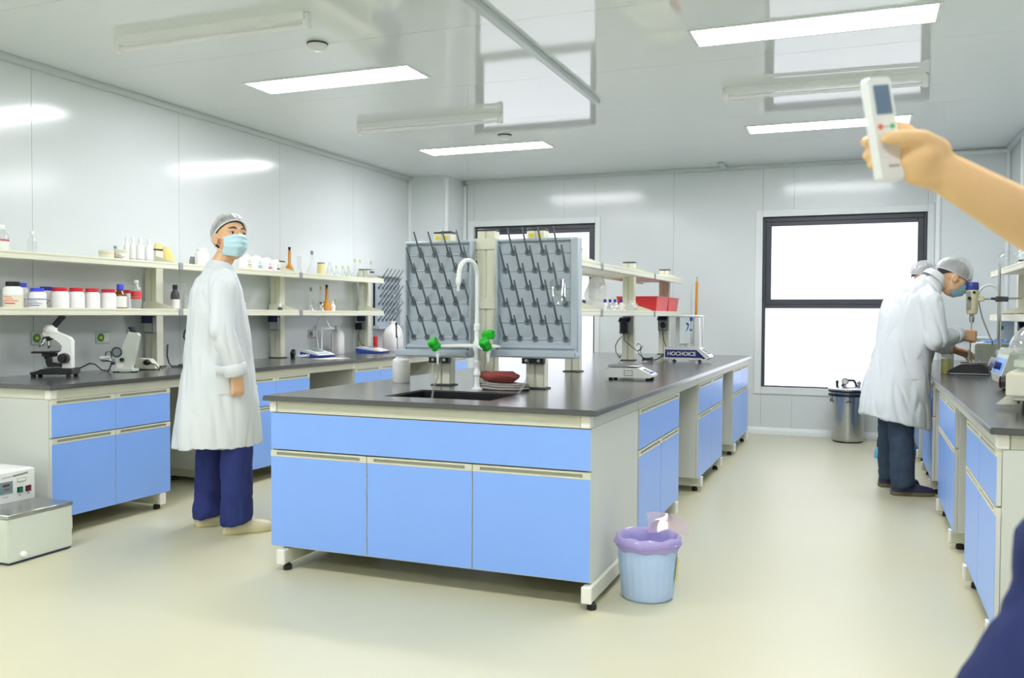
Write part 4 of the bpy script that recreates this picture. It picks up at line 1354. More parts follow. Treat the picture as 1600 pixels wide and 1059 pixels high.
obj('prism_block', G().box(-.085, -.05, -.028, .028, .05, .085, .005).cyl((-.085, 0, .075), (-.125, 0, .085), .01), m_chrome, t, local=True)
obj('dispersion_knob', G().cyl((-.01, -.03, .085), (-.01, -.05, .085), .013, n=16), m_black, t, local=True)
obj('type_plate', G().box(-.045, -.005, -.0315, -.03, .03, .06), m_label, t, local=True)
ck = on(166, 566, 1, rp.y - .03)
t = thing('readout_box', 'small white read-out box held in front of the refractometer', 'meter', (ck.x, ck.y, WT1), math.radians(28))
Mx = Matrix.Translation((0, 0, .085)) @ Matrix.Rotation(-.35, 4, 'X')
obj('case', G().box(-.038, .03, -.03, .03, -.012, .014, .005, M=Mx), m_white, t, local=True)
obj('screen', G().box(-.024, .016, -.014, .018, .014, .0155, M=Mx), m_lcd, t, local=True)
obj('cord', G().tube([(-.02, .02, .08), (-.01, .03, .13), (.015, .04, .135), (.025, .03, .10), (.03, 0, .04), (.02, -.02, .004)], .004, 6), m_black, t, local=True)
obj('cord', G().tube([(.02, -.02, .004), (-.03, 0, .012), (-.08, .02, .05), (-.12, .04, .055), (-.19, .05, .02)], .004, 6), m_black, t, local=True)

wp = on(226, 577, 2, WT1)
t = thing('stirrer_base', 'white wedge-shaped box with a black knob before the first post', 'stirrer', (wp.x + .02, wp.y, WT1), math.radians(28))
obj('case', G().prism([(-.068, 0), (.072, 0), (.07, .028), (.03, .075), (-.045, .08), (-.06, .05)], 1, -.05, .05), m_ivory, t, local=True)
obj('knob', G().ball((.015, -.045, .052), (.028, .018, .02)), m_black, t, local=True)
obj('cord', G().tube([(.04, -.055, .045), (.07, -.055, .04), (.09, -.05, .015), (.12, -.03, .006)], .004, 6).tube([(-.07, -.03, .03), (-.085, -.05, .006), (-.04, -.07, .005), (.04, -.06, .005), (.10, -.04, .005)], .004, 6), m_black, t, local=True)
tag(obj('cable', G().tube([on(262, 538, 0, -4.85), on(261, 555, 0, -4.84), on(264, 567, 0, -4.8), V((-4.72, 5.13, WT1 + .006)), V((-4.62, 5.2, WT1 + .006)), V((-4.6, 5.35, WT1 + .012))], .0055, 6).tube([(-4.68, 5.16, WT1 + .012), (-4.62, 5.26, WT1 + .014), (-4.59, 5.36, WT1 + .02)], .011, 8),
        m_black, loc=(-4.7, 5.2, WT1)), 'black cable hanging beside the first post and lying on the bench', 'cable')
tag(obj('cable', G().tube([on(292, 512, 0, -4.9), on(288, 520, 0, -4.9), on(287, 527, 0, -4.9), on(291, 533, 0, -4.9)], .006, 6), m_black, loc=(-4.9, 5.5, 1.1)), 'black cable loop on the wall beside the back of the standing man', 'cable')
# ---------------------------------------------------------------- things at the far half of the left bench
ap = on(452, 550, 2, WT1)
ap = V((-4.74, 6.66, WT1))
t = thing('power_adapter', 'black power adapter leaning against the middle shelf post', 'power adapter', ap, .4)
obj('block', G().box(-.018, .018, -.035, .035, .012, .075, .006, M=Matrix.Rotation(.5, 4, 'X')), m_black, t, local=True)
pts = [(.02 + .03 * math.cos(k * .9) + .012 * k / 4, .05 + .035 * math.sin(k * .9) + .01 * k / 3, .006 + .007 * (k % 4)) for k in range(28)]
obj('cord', G().tube(pts, .0032, 5), m_white, t, local=True)
pp = on(490, 560.5, 2, WT1)
tag(obj('paper_sheet', G().box(-.10, .10, -.15, .15, 0, .0012, M=Matrix.Rotation(-.1, 4, 'Z')), m_label, loc=(-4.40, 6.74, WT1), local=True), 'white paper sheet lying before the pH meter on the bench', 'paper')


def meter(lab, loc, rz, stand=True, L=.25, W=.2):
    t = thing('ph_meter', lab, 'meter', loc, rz)
    obj('blue_base', G().prism([(-L / 2, .004), (L / 2, .004), (L / 2 + .008, .012), (L / 2, .016), (-L / 2, .048), (-L / 2 - .006, .04)], 1, -W / 2, W / 2), m_bluep, t, local=True)
    obj('top_cover', G().prism([(-L / 2 - .003, .048), (L / 2, .016), (L / 2 + .008, .022), (L * .2, .046), (-L * .3, .064), (-L / 2, .062)], 1, -W / 2 + .001, W / 2 - .001), m_white, t, local=True)
    Mx = Matrix.Translation((.0, 0, .0555)) @ Matrix.Rotation(.17, 4, 'Y')
    obj('display', G().box(-.05, .03, -.05, .05, -.001, .0025, M=Mx), m_lcd, t, local=True)
    obj('keypad', G().box(.05, .09, -.06, .06, -.008, -.004, M=Mx), mat('pale_blue_keys', (150, 196, 230), .5) if 'pale_blue_keys' not in MATS else MATS['pale_blue_keys'], t, local=True)
    if stand:
        obj('stand_rod', G().cyl((-.07, W / 2 + .02, 0), (-.07, W / 2 + .02, .26), .004), m_white, t, local=True)
        obj('electrode_arm', G().box(-.075, .09, W / 2 + .014, W / 2 + .026, .255, .268, .003), m_white, t, local=True)
        obj('electrode', G().cyl((.07, W / 2 + .02, .05), (.07, W / 2 + .02, .255), .006), m_glass2, t, local=True)
        obj('lead', G().tube([(.05, W / 2 + .02, .26), (-.04, W / 2 + .02, .38), (-.10, W / 2 + .01, .36), (-.12, W / 2, .22), (-.07, W / 2 - .02, .07)], .003, 6), m_white, t, local=True)
    return t


q = on(497, 556, 2, WT1)
meter('blue and white pH meter with electrode stand near the middle post', (-4.68, 6.95, WT1), math.radians(-12), True, .24, .2)
q = on(583, 552, 2, WT1)
meter('blue and white meter in front of the white jug', (-4.68, 7.94, WT1), math.radians(5), False, .27, .22)
p = V((-4.82, 7.50, WT1))
t = thing('white_bottle', 'tall square white plastic bottle standing between the two meters', 'bottle', p)
obj('body', G().rings([rsq(.052, .052, 0, 5), rsq(.056, .056, .006, 5), rsq(.056, .056, .195, 5), rsq(.045, .045, .222, 3), rsq(.022, .022, .24, 2), rsq(.022, .022, .25, 2)]), m_hdpe, t, local=True)
obj('cap', G().lathe([(.027, .245), (.027, .275), (.022, .28)], n=16), m_white, t, local=True)
jp = V((-4.70, 8.40, WT1))
t = thing('jug', 'white plastic jerry can with a moulded handle beyond the meter', 'jug', jp)
obj('body', G().rings([rsq(.085, .095, 0, 5), rsq(.09, .10, .01, 5), rsq(.09, .10, .17, 5), rsq(.075, .085, .235, 3), rsq(.03, .035, .285, 2), rsq(.028, .03, .29, 2)]), m_hdpe, t, local=True)
obj('cap', G().lathe([(.03, .288), (.03, .318), (.026, .322)], n=16), m_white, t, local=True)
obj('handle', G().tube([(.02, .0, .275), (.055, .0, .27), (.085, .0, .235), (.095, .0, .18), (.09, 0, .15)], .016, 8), m_hdpe, t, local=True)
tag(obj('electrode', G().cyl((-4.53, 8.17, 1.00), (-4.535, 8.17, 1.13), .008).cyl((-4.535, 8.17, 1.13), (-4.535, 8.17, 1.16), .011).cyl((-4.52, 8.17, WT1), (-4.52, 8.17, 1.02), .004).cyl((-4.52, 8.17, WT1), (-4.52, 8.17, WT1 + .008), .04),
        m_black, loc=(-4.53, 8.17, WT1)), 'thin black electrode rod standing in front of the white jug', 'electrode')
t = thing('plug_adapter', 'black adapter with cord in the socket of the last shelf post', 'power adapter', (-4.865, 7.99, 1.12))
obj('block', G().box(-4.905, -4.82, 7.96, 8.018, 1.085, 1.155, .006), m_black, t)
obj('cord', G().tube([(-4.86, 7.97, 1.085), (-4.86, 7.96, 1.0), (-4.83, 7.97, .93), (-4.75, 7.98, .90)], .004, 6), m_black, t)
for px0, px1, tp, x, l in ((559, 568, 526, -4.78, 'red cylinder reflected by the wall, left of the last post'), (583, 590, 525, -4.80, 'red striped cylinder right of the last shelf post'), (617, 624.5, 525, -4.60, 'red cylinder between the jug and the peg board')):
    p, r, h = spot(px0, px1, tp, 1, 8.30 if px0 < 600 else 8.62, WT1)
    if px0 < 570:
        continue
    jar('red_container', l, 'container', p, r, h, m_red, m_redcap, 'red containers', 'tub', capr=1.04, caph=.15)
# far peg board on the left wall with its own tap
t = thing('drying_rack', 'grey peg board hanging on the left wall at the far end of the bench', 'drying rack', (-4.93, 8.72, 1.42), 0, 'peg drying racks')
b0, b1, bz0, bz1 = 8.40, 8.92, 1.12, 1.665
obj('board', G().box(XL + .002, XL + .03, b0, b1, bz0, bz1, .004), m_peg, t)
g = G()
for a in ((b0, b0 + .014, bz0, bz1), (b1 - .014, b1, bz0, bz1), (b0, b1, bz1 - .012, bz1)):
    g.box(XL + .002, XL + .05, a[0], a[1], a[2], a[3], .004)
obj('rim', g, m_peg, t)
obj('drip_tray', G().box(XL + .002, XL + .09, b0 - .02, b1 + .02, bz0 - .04, bz0, .006), m_peg, t)
pd = None
for i in range(6):
    for j in range(5):
        yy = b0 + .07 + .085 * j + (.04 if i % 2 else 0)
        zz = bz0 + .06 + .088 * i
        if pd is None:
            pg = G().lathe([(.0165, .0), (.0165, .006), (.009, .007)], n=12, M=Matrix.Rotation(PI / 2, 4, 'Y'))
            pg.tube([(0, 0, 0), (.02, 0, .018), (.10, 0, .125)], [.008, .0065, .0045], 8)
            o = obj('peg', pg, m_pegd, t, local=True)
            pd = o.data
        else:
            o = bpy.data.objects.new('peg', pd)
            COL.objects.link(o)
            o.parent = t
        o.location = MW[t.name].inverted() @ V((XL + .03, yy, zz))
for k, (yy, zz) in enumerate(((8.6, 1.5), (8.72, 1.42), (8.64, 1.32))):
    bb = beaker('beaker', 'clear glass beaker hung on the far peg board, ' + ('upper', 'middle', 'lower')[k] + ' one', 'beaker', (XL + .13, yy, zz), .035, .09)
    bb.rotation_euler = (0, math.radians(140), 0)
x, y = -4.50, 8.78
t = thing('lab_tap', 'white swan-neck tap with a green knob at the far end of the left bench', 'tap', (x, y, WT1))
obj('column', G().lathe([(.03, WT1), (.03, WT1 + .01), (.014, WT1 + .02), (.014, 1.10), (.02, 1.105), (.02, 1.13), (.0125, 1.14)], (x, y, 0), 14), m_tapw, t)
obj('swan_neck', G().tube([(x, y, 1.13), (x, y, 1.40)] + [(x + .05 * (1 - math.cos(a)) * .3, y - .07 * (1 - math.cos(a)) * -.4, 1.40 + .07 * math.sin(a)) for a in [PI * k / 8 for k in range(1, 8)]] + [(x + .03, y + .056, 1.38)], .012, 10), m_tapw, t)
obj('arm', G().cyl((x - .1, y, 1.02), (x + .1, y, 1.02), .011), m_tapw, t)
obj('knob', knob((x + .012, y - .01, 1.09), (1, -.3, .2), .024, .05), m_green, t)
jar('reagent_bottle', 'small white bottle with blue cap behind the large left peg board', 'bottle', V((-4.30, 8.80, WT1)), .035, .10, m_hdpe, m_bluecap, kind='jar')

# ---------------------------------------------------------------- water bath on the floor
wx = -3.885
m_bath = mat('pale_grey_enamel', (218, 224, 214), .35)
t = thing('water_bath', 'pale grey water bath with control box on the floor at the left edge', 'water bath', (-4.25, 3.3, 0))
obj('tank', G().box(wx - .75, wx, 3.11, 3.492, .012, .232, .006, seg=2), m_bath, t)
obj('lid', G().box(wx - .752, wx + .003, 3.107, 3.495, .232, .25, .003), m_metal, t)
obj('skirt', G().box(wx - .74, wx - .006, 3.118, 3.484, .004, .012), m_navy, t)
obj('tap_nub', G().lathe([(.016, 0), (.016, .012), (.011, .018)], n=16, M=Matrix.Translation((wx, 3.19, .04)) @ Matrix.Rotation(PI / 2, 4, 'Y')), m_white, t)
for sx in (wx - .68, wx - .06):
    for sy in (3.16, 3.44):
        obj('foot', G().lathe([(.02, 0), (.02, .006)], (sx, sy, 0), 12), m_rubber, t)
bx = -4.142
pr = on(52.5, 731, 0, bx)
zt = pr.z
yr = 3.478
o = obj('control_box', G().prism([(bx, .251), (bx, zt), (bx - .03, zt + .006), (bx - .25, zt + .006), (bx - .25, .251)], 1, 3.11, yr), m_white, t, smooth=False)


def onbox(px, py):
    p = on(px, py, 0, bx)
    return p.y, p.z


def plate(nm, a, b, c, d, m, dp=.002, par=None):
    (y0, z0), (y1, z1) = onbox(a, (b)), onbox(c, d)
    return obj(nm, G().box(bx, bx + dp, min(y0, y1), max(y0, y1), min(z0, z1), max(z0, z1)), m, par or o, smooth=False)


plate('display_panel', -6, 775, 19.5, 751, m_lcd)
m_redled = mat('dark_red_display', (120, 40, 52), .25)
plate('digits', 4, 761, 14.3, 756, m_redled, .0035)
plate('digits', 6.5, 765.5, 14.5, 763, m_redled, .0035)
plate('blue_strip', 4, 772.5, 16.5, 769.5, m_tealp, .0035)
plate('rating_label', 26.5, 753, 40, 744.5, m_label, .0025)
(a_, za), (b_, zb) = onbox(26.5, 753), onbox(40, 744.5)
g = G()
za, zb = min(za, zb), max(za, zb)
for q in ((a_, b_, za, za + .002), (a_, b_, zb - .002, zb), (a_, a_ + .002, za, zb), (b_ - .002, b_, za, zb)):
    g.box(bx + .0025, bx + .003, *q)
obj('label_border', g, m_greenp, o)
for (a, b, c, d), mm, nm in (((27.3, 769, 34.6, 760), mat('green_switch', (30, 120, 90), .3), 'green_rocker'), ((40.3, 767, 47.6, 757.5), m_redled, 'red_rocker')):
    plate('switch_frame', a - .4, b + .5, c + .4, d - .5, m_black, .004)
    plate(nm, a + .8, b - .8, c - .8, d + .8, mm, .009)
g = G()
for k, px in enumerate((3, 6, 8.5, 11.5, 14, 16.5, 20, 23, 26, 29, 32, 35, 38, 41)):
    y0, z0 = onbox(px, 749 - .262 * px)
    s = .006 if k < 6 else .0085
    g.box(bx, bx + .0012, y0, y0 + .0016, z0 - s / 2, z0 + s / 2).box(bx, bx + .0012, y0, y0 + s * .8, z0 + s * .3, z0 + s * .3 + .0016)
    if k > 5:
        g.box(bx, bx + .0012, y0 + s * .4, y0 + s * .4 + .0016, z0 - s * .6, z0 + s * .6).box(bx, bx + .0012, y0 - .001, y0 + s, z0 - s * .3, z0 - s * .3 + .0016)
for px, py in ((29, 773.5), (31, 773), (43, 770), (45, 769.5), (5, 778), (8, 777.3), (11, 776.7)):
    y0, z0 = onbox(px, py)
    g.box(bx, bx + .0012, y0, y0 + .004, z0 - .002, z0 + .002)
obj('lettering', g, m_inkb, o, smooth=False)
# ---------------------------------------------------------------- right wall: reagent shelves
rr = thing('reagent_rack', 'ivory two-tier shelf on the right wall bench above the stirrer', 'rack', (1.15, 5.8, WT1))
RP = [3.62, 5.0, 6.48, 7.97]
for y in RP:
    post(rr, 1.185, y, WT1, 1.70 if y > 7 else 1.64, wx=.11)
for zt in (1.605, 1.262):
    for a, b in zip(RP[:-1], RP[1:]):
        o = obj('shelf', G().box(.962, 1.25, a + .04, b - .04, zt - .022, zt, .001), m_cream, rr, smooth=False)
        y0, y1 = a + .003, b - .003 if b < 7.9 else b + .06
        obj('shelf_lip', G().box(.95, .962, y0, y1, zt - .042, zt + .006, .002).box(.947, .95, y0, y1, zt - .008, zt + .003).box(.947, .95, y0, y1, zt - .039, zt - .018), m_post, o, smooth=False)
    for y in RP:
        bracket(rr, .965, 1.25, y, zt, 1.185)
socket_box(rr, 1.185, 6.44, 1.19, -1)
socket_box(rr, 1.185, 7.93, 1.19, -1)

# ---- balance with the beaker, bottle, overhead stirrer
t = thing('balance', 'black balance with a round steel pan under the hands of the bending man', 'balance', (.70, 6.90, WT1), -.15)
obj('body', G().prism([(-.135, .006), (.115, .006), (.115, .05), (.08, .068), (-.06, .068), (-.135, .022)], 1, -.11, .11), m_black, t, local=True)
obj('edge_strip', G().box(-.138, .118, -.113, .113, .004, .012, .002), m_grey, t, local=True)
obj('screen', G().box(-.035, .022, -.06, .06, -.001, .0015, M=Matrix.Translation((-.097, 0, .0455)) @ Matrix.Rotation(-.55, 4, 'Y')), m_darkgrey, t, local=True)
obj('pan', G().lathe([(.02, .068), (.02, .078), (.085, .079), (.088, .083), (.086, .086)], (.025, 0, 0), 32), m_metal, t, local=True)
for sx in (-.11, .09):
    for sy in (-.085, .085):
        obj('foot', G().lathe([(.012, 0), (.012, .007)], (sx, sy, 0), 10), m_rubber, t, local=True)
pn = Matrix.Translation((.70, 6.90, WT1)) @ Matrix.Rotation(-.15, 4, 'Z') @ V((.03, 0, .0865))
beaker('beaker', 'clear glass beaker standing on the steel pan of the black balance', 'beaker', pn, .047, .085, None, m_glass)
p, r, h = spot(1470, 1486, 553, 1, 6.90, WT1)
m_yl = mat_glass('yellow_liquid', (252, 250, 210), .4, .75, (252, 248, 168), .03)
t = thing('sample_bottle', 'small clear bottle of yellow liquid with white cap by the balance', 'bottle', p)
obj('liquid', G().lathe([(r * .9, .002), (r * .93, h * .74)], n=20), m_yl, t, local=True)
obj('glass_wall', G().lathe([(r * .95, 0), (r, .004), (r, h * .78), (r * .75, h * .84), (r * .75, h * .86)], n=20), m_glass, t, local=True)
obj('cap', G().lathe([(r * .8, h * .85), (r * .82, h * .87), (r * .82, h * .99), (r * .75, h)], n=20), m_white, t, local=True)

sy = 6.98
m_cream2 = mat('cream_motor_housing', (216, 210, 172), .4)
m_navyc = mat('royal_blue_motor_cap', (50, 64, 152), .35)


def at_y(px, py, y=sy):
    return on(px, py, 1, y)


pc = at_y(1559, 560)
st = thing('overhead_stirrer', 'cream overhead stirrer with blue cap clamped to a steel stand', 'stirrer', (pc.x, sy, WT1))
zt = at_y(1560, 412).z
obj('stand_foot', G().box(pc.x - .03, pc.x + .24, sy - .10, sy + .15, WT1, WT1 + .02, .006), m_grey, st)
obj('stand_rod', G().cyl((pc.x, sy, WT1 + .02), (pc.x, sy, zt), .009, n=14), m_metal, st)
za = at_y(1559, 467).z
xa = at_y(1519, 467).x
obj('clamp_arm', G().cyl((xa + .02, sy, za), (pc.x + .14, sy, za + .003), .0065, n=10), m_metal, st)
obj('boss_head', G().box(pc.x - .022, pc.x + .02, sy - .03, sy + .025, za - .02, za + .018, .004).cyl((pc.x + .02, sy - .01, za), (pc.x + .055, sy - .01, za - .002), .018, n=14).cyl((pc.x - .05, sy - .01, za + .004), (pc.x - .02, sy - .01, za), .009, n=10), m_darkgrey, st)
mx = at_y(1519, 460).x
zc0, zc1, zh0, zh1 = at_y(1518, 441).z, at_y(1518, 453).z, at_y(1518, 490).z, at_y(1518, 504).z
obj('motor_housing', G().rings([[V((mx + rx * math.cos(a), sy + rx * 1.05 * math.sin(a), z)) for a in [2 * PI * i / 24 for i in range(24)]] for rx, z in ((.039, zc1), (.041, zc1 - .02), (.041, za + .02), (.038, zh0 + .02), (.034, zh0), (.022, zh0 - .006))])
    .box(mx + .02, mx + .075, sy - .02, sy + .02, za - .018, za + .018, .006), m_cream2, st)
obj('motor_cap', G().lathe([(.041, zc1), (.0415, zc1 + .004), (.0415, zc0 - .008), (.036, zc0)], (mx, sy, 0), 24), m_navyc, st)
obj('side_plate', G().box(mx - .036, mx - .012, sy - .043, sy - .034, zh0 + .03, zc1 - .01, .003), m_grey, st)
obj('speed_knob', G().cyl((mx - .022, sy - .045, za + .005), (mx - .022, sy - .06, za + .005), .011, n=14).cyl((mx + .008, sy - .038, za + .045), (mx + .008, sy - .048, za + .045), .010, n=14), m_black, st)
obj('chuck', G().lathe([(.012, zh1), (.017, zh1 + .006), (.017, zh1 + .02), (.019, zh1 + .024), (.019, zh1 + .045), (.012, zh1 + .052), (.012, zh0)], (mx, sy, 0), 18), m_chrome, st)
obj('stirring_rod', G().cyl((mx, sy, zh1 + .002), (mx - .01, sy - .03, WT1 + .11), .004, n=8), m_metal, st)
c0 = at_y(1530, 472)
obj('mains_cord', G().tube([V((mx + .04, sy, za - .01)), at_y(1532, 485), at_y(1535, 497), at_y(1541, 512), at_y(1547, 527), at_y(1551, 533), V((at_y(1551, 533).x, sy + .03, at_y(1551, 540).z))], .005, 6), m_grey, st)
tag(obj('hose', G().tube([at_y(1529, 462, 7.15), at_y(1530, 455, 7.15), at_y(1536, 448, 7.15), at_y(1545, 445, 7.15), at_y(1554, 447, 7.15), at_y(1561, 455, 7.15), at_y(1563, 470, 7.15), at_y(1563, 500, 7.15), at_y(1562, 545, 7.15), V((at_y(1562, 545, 7.15).x, 7.15, WT1))], .008, 8), m_white, loc=at_y(1562, 545, 7.15)),
    'white plastic hose arching behind the overhead stirrer', 'hose')

# machines at the back of the bench
bxl, bxr = at_y(1523, 560, 7.45).x, 1.15
zt = at_y(1540, 537, 7.45).z
m_mach = mat('putty_enamel', (196, 200, 182), .42)
t = thing('instrument_case', 'large putty-coloured instrument case behind the black balance', 'instrument', ((bxl + bxr) / 2, 7.62, WT1))
obj('case', G().box(bxl, bxr, 7.45, 7.80, WT1 + .01, zt, .008, seg=2), m_mach, t)
obj('lid_panel', G().box(bxl + .02, bxr - .03, 7.48, 7.78, zt, zt + .006, .002), m_white, t)
for sx in (bxl + .04, bxr - .04):
    for y in (7.5, 7.75):
        obj('foot', G().lathe([(.02, WT1), (.02, WT1 + .011)], (sx, y, 0), 12), m_rubber, t)
tag(obj('tray', G().box(bxl + .07, bxr - .06, 7.52, 7.76, zt + .0065, zt + .02, .004).box(bxl + .14, bxl + .2, 7.55, 7.6, zt + .02, zt + .034, .003).box(bxl + .22, bxl + .27, 7.55, 7.6, zt + .02, zt + .03, .003), mat('sky_blue_plastic', (110, 170, 240), .4), loc=(.9, 7.64, zt)), 'sky blue tray lying on top of the putty-coloured case', 'tray')
# pump-like cabinet with a blue panel
y0, y1 = 5.22, 5.62
xl = .70
z1 = on(1552, 546, 1, y0).z
t = thing('vacuum_pump', 'putty cabinet with a blue front strip and black knob, right bench', 'pump', (.80, 5.42, WT1))
obj('case', G().prism([(xl + .02, WT1 + .02), (.96, WT1 + .02), (.96, z1), (xl + .025, z1), (xl + .012, z1 - .02), (xl - .025, WT1 + .09), (xl - .018, WT1 + .05)], 1, y0, y1), m_mach, t, smooth=False)
Mx = Matrix.Translation((xl - .006, (y0 + y1) / 2, (WT1 + .09 + z1 - .02) / 2)) @ Matrix.Rotation(math.atan2(.037, z1 - .02 - WT1 - .09), 4, 'Y')
hl = (z1 - .11 - WT1) / 2
obj('blue_strip', G().box(-.004, .002, -.17, .17, -hl * .95, hl * .55, .001, M=Mx), m_blue, t)
obj('knob', G().cyl(Mx @ V((-.004, -.08, -hl * .25)), Mx @ V((-.035, -.08, -hl * .25)), .02, n=18), m_navy, t)
obj('knob', G().cyl(Mx @ V((-.004, .08, -hl * .1)), Mx @ V((-.04, .08, -hl * .1)), .026, n=18), m_grey, t)
for sx in (xl + .06, .92):
    for y in (y0 + .05, y1 - .05):
        obj('foot', G().lathe([(.03, WT1), (.034, WT1 + .006), (.03, WT1 + .022)], (sx, y, 0), 14), m_black, t)
# dome-lidded evaporating bath in the near corner
t = thing('dome_bath', 'cream bath with a clear dome lid and pink-faced knobs, near right', 'bath', (.872, 4.5, WT1), math.radians(-14))
R14 = MW[t.name]
obj('front_box', G().box(-.225, .22, -.42, .24, .07, .172, .008, seg=2), m_ivory, t, local=True)
obj('sill', G().box(-.20, .21, -.41, .23, .055, .07, .004), m_mach, t, local=True)
obj('tank', G().box(-.205, .21, -.36, .21, .172, .24, .02, seg=2), mat('frosted_tank', (196, 206, 196), .25), t, local=True)
obj('tank_rim', G().rings([rsq(.25, .30, .24, 4, 40), rsq(.285, .33, .244, 4, 40), rsq(.285, .33, .255, 4, 40), rsq(.25, .30, .262, 4, 40)], M=Matrix.Translation((-.005, -.07, 0))), m_glass2, t, local=True)
rings = [[V((-.005 + .25 * math.cos(b) * math.cos(a), -.07 + .295 * math.cos(b) * math.sin(a), .262 + .15 * math.sin(b))) for a in [2 * PI * i / 36 for i in range(36)]] for b in [PI / 2 * k / 9 for k in range(10)]]
obj('dome_lid', G().rings(rings, cap0=False), mat_glass('dome_acrylic', (240, 246, 244), .8, .30), t, local=True)
m_pink = mat('pink_knob_face', (240, 112, 130), .4)
for yy in (.12, -.17):
    obj('knob_plate', G().cyl((-.225, yy, .115), (-.232, yy, .115), .045, n=24), m_ivory, t, local=True)
    kb = obj('knob', G().cyl((-.232, yy, .115), (-.268, yy, .115), .029, n=22).box(-.276, -.232, yy - .008, yy + .008, .088, .142, .003), m_black, t, local=True)
    obj('knob_face', G().cyl((-.276, yy, .115), (-.2775, yy, .115), .024, n=22), m_pink, kb, local=True)
    obj('wedge_bracket', G().prism([(-.225, .078), (-.21, .07), (-.20, .025), (-.285, .02)], 1, yy - .05, yy + .05), m_ivory, t, local=True, smooth=False)
for sx in (-.14, .2):
    for yy in (-.32, .17):
        obj('foot', G().lathe([(.036, 0), (.038, .006), (.03, .06)], (sx, yy, 0), 16), m_black, t, local=True)
# papers, green-capped vessel and dishes
p = on(1563, 512, 1, 7.30)
t = thing('wash_bottle', 'squeeze bottle with a green cap before the white carton on the right bench', 'bottle', (p.x, 7.30, WT1))
obj('body', G().lathe([(.03, 0), (.032, .01), (.032, .15), (.015, .2), (.012, p.z - WT1 - .02)], n=18), m_glass2, t, local=True)
obj('cap', G().ball((0, 0, p.z - WT1), (.022, .022, .022), 16), m_greenp, t, local=True)
p0, p1 = on(1561, 497, 1, 7.86), on(1576, 540, 1, 7.86)
t = thing('box', 'white carton standing on the bench under the right shelf', 'box', ((p0.x + p1.x) / 2, 7.88, WT1))
obj('carton', G().box(p0.x, p1.x + .03, 7.82, 7.91, WT1, p0.z, .002), m_label, t, smooth=False)
obj('flap', G().box(p0.x, p1.x + .03, 7.818, 7.82, p0.z - .05, p0.z, 0), m_white, t, smooth=False)
for k, px in enumerate((1574, 1583, 1597)):
    p = on(px, 483, 0, 1.02)
    m_dish = mat('brown_powder_%d' % k, (120, 104, 72), .8)
    t = thing('petri_dish', 'shallow glass dish of brown powder, ' + ('first', 'second', 'third')[k] + ' from the shelf end', 'dish', (1.02, p.y, 1.262), 0, 'glass dishes on the right shelf')
    obj('dish', G().lathe([(.045, 0), (.048, .002), (.048, .016), (.046, .016), (.045, .003)], n=24), m_glass, t, local=True)
    obj('powder', G().lathe([(.043, .003), (.042, .009), (.02, .015), (.0, .016)], n=20, cap=False), m_dish, t, local=True)
p = on(1567, 420, 0, .99)
t = thing('round_flask', 'clear round-bottomed flask lying on the upper right shelf', 'flask', (1.02, min(p.y, 7.93), 1.605))
rb = .075
obj('glass_body', G().ball((0, 0, rb + .001), rb, 24).cyl((.05, -.03, .11), (.11, -.07, .16), .018, .018, 16, False), m_glass, t, local=True)
p = on(1588, 500, 0, 1.1)
t = thing('wall_pipe', 'white plastic pipe running along the back wall above the bench', 'pipe', (.8, 9.45, 1.05))
obj('pipe', G().cyl((.67, 9.452, 1.05), (1.26, 9.452, 1.05), .018, n=12), m_trim, t)
for x in (.75, 1.15):
    obj('clip', G().box(x - .012, x + .012, 9.43, 9.469, 1.03, 1.07, .002), m_trim, t)
jar('sample_bottle', 'small bottle with a blue cap behind the sleeve of the bending man', 'bottle', V((on(1483, 512, 1, 7.3).x, 7.3, WT1)), .035, .30, m_hdpe, m_bluecap, kind='reagent')
# ---------------------------------------------------------------- people
from mathutils.bvhtree import BVHTree
m_skin = mat('skin', (230, 184, 144), .5, spec=.35, var=.06, scale=14, bump=.05, bscale=250, sss=.12)
m_skin2 = mat('skin_tan', (246, 206, 152), .5, spec=.35, var=.06, scale=12, bump=.05, bscale=250, sss=.12)
m_coat = mat('white_cotton_coat', (222, 227, 230), .85, spec=.2, var=.015, scale=5, bump=.12, bscale=60)
m_jeans_b = mat('blue_trousers', (52, 62, 122), .85, spec=.2, var=.10, scale=18, bump=.2, bscale=90)
m_jeans_g = mat('grey_blue_jeans', (62, 76, 94), .85, spec=.2, var=.18, scale=14, bump=.2, bscale=90)
m_blackcl = mat('black_trousers', (34, 34, 40), .85, spec=.2)
m_navycl = mat('navy_cloth', (46, 54, 96), .9, spec=.15, var=.10, scale=9, bump=.15, bscale=80)
m_hair = mat('black_hair', (34, 28, 26), .55)
m_brow = mat('dark_brow', (62, 44, 34), .7)
m_mask = mat('pale_blue_mask', (198, 230, 240), .75, spec=.2, var=.02)
m_maskd = mat('teal_mask', (160, 206, 222), .75, spec=.2, var=.02)
m_loop = mat('white_elastic', (246, 240, 236), .7)
m_eye = mat('eye_white', (232, 224, 216), .25)
m_iris = mat('dark_iris', (40, 24, 18), .15)
m_lid = mat('eyelid_line', (96, 56, 40), .6)
m_shoe = mat('cream_sneaker', (222, 212, 184), .6, var=.05)
m_sole = mat('cream_sole', (212, 206, 160), .6)
m_shoe2 = mat('navy_shoe', (48, 46, 78), .5)
m_sole2 = mat('olive_sole', (110, 104, 70), .6)
m_cover = mat('blue_shoe_cover', (96, 176, 216), .4, bump=.3, bscale=80)
m_cap = mat_glass('bouffant_cap_fabric', (250, 250, 250), .25, .60, (246, 248, 248), .02)
m_band = mat('cap_elastic', (232, 236, 236), .7)


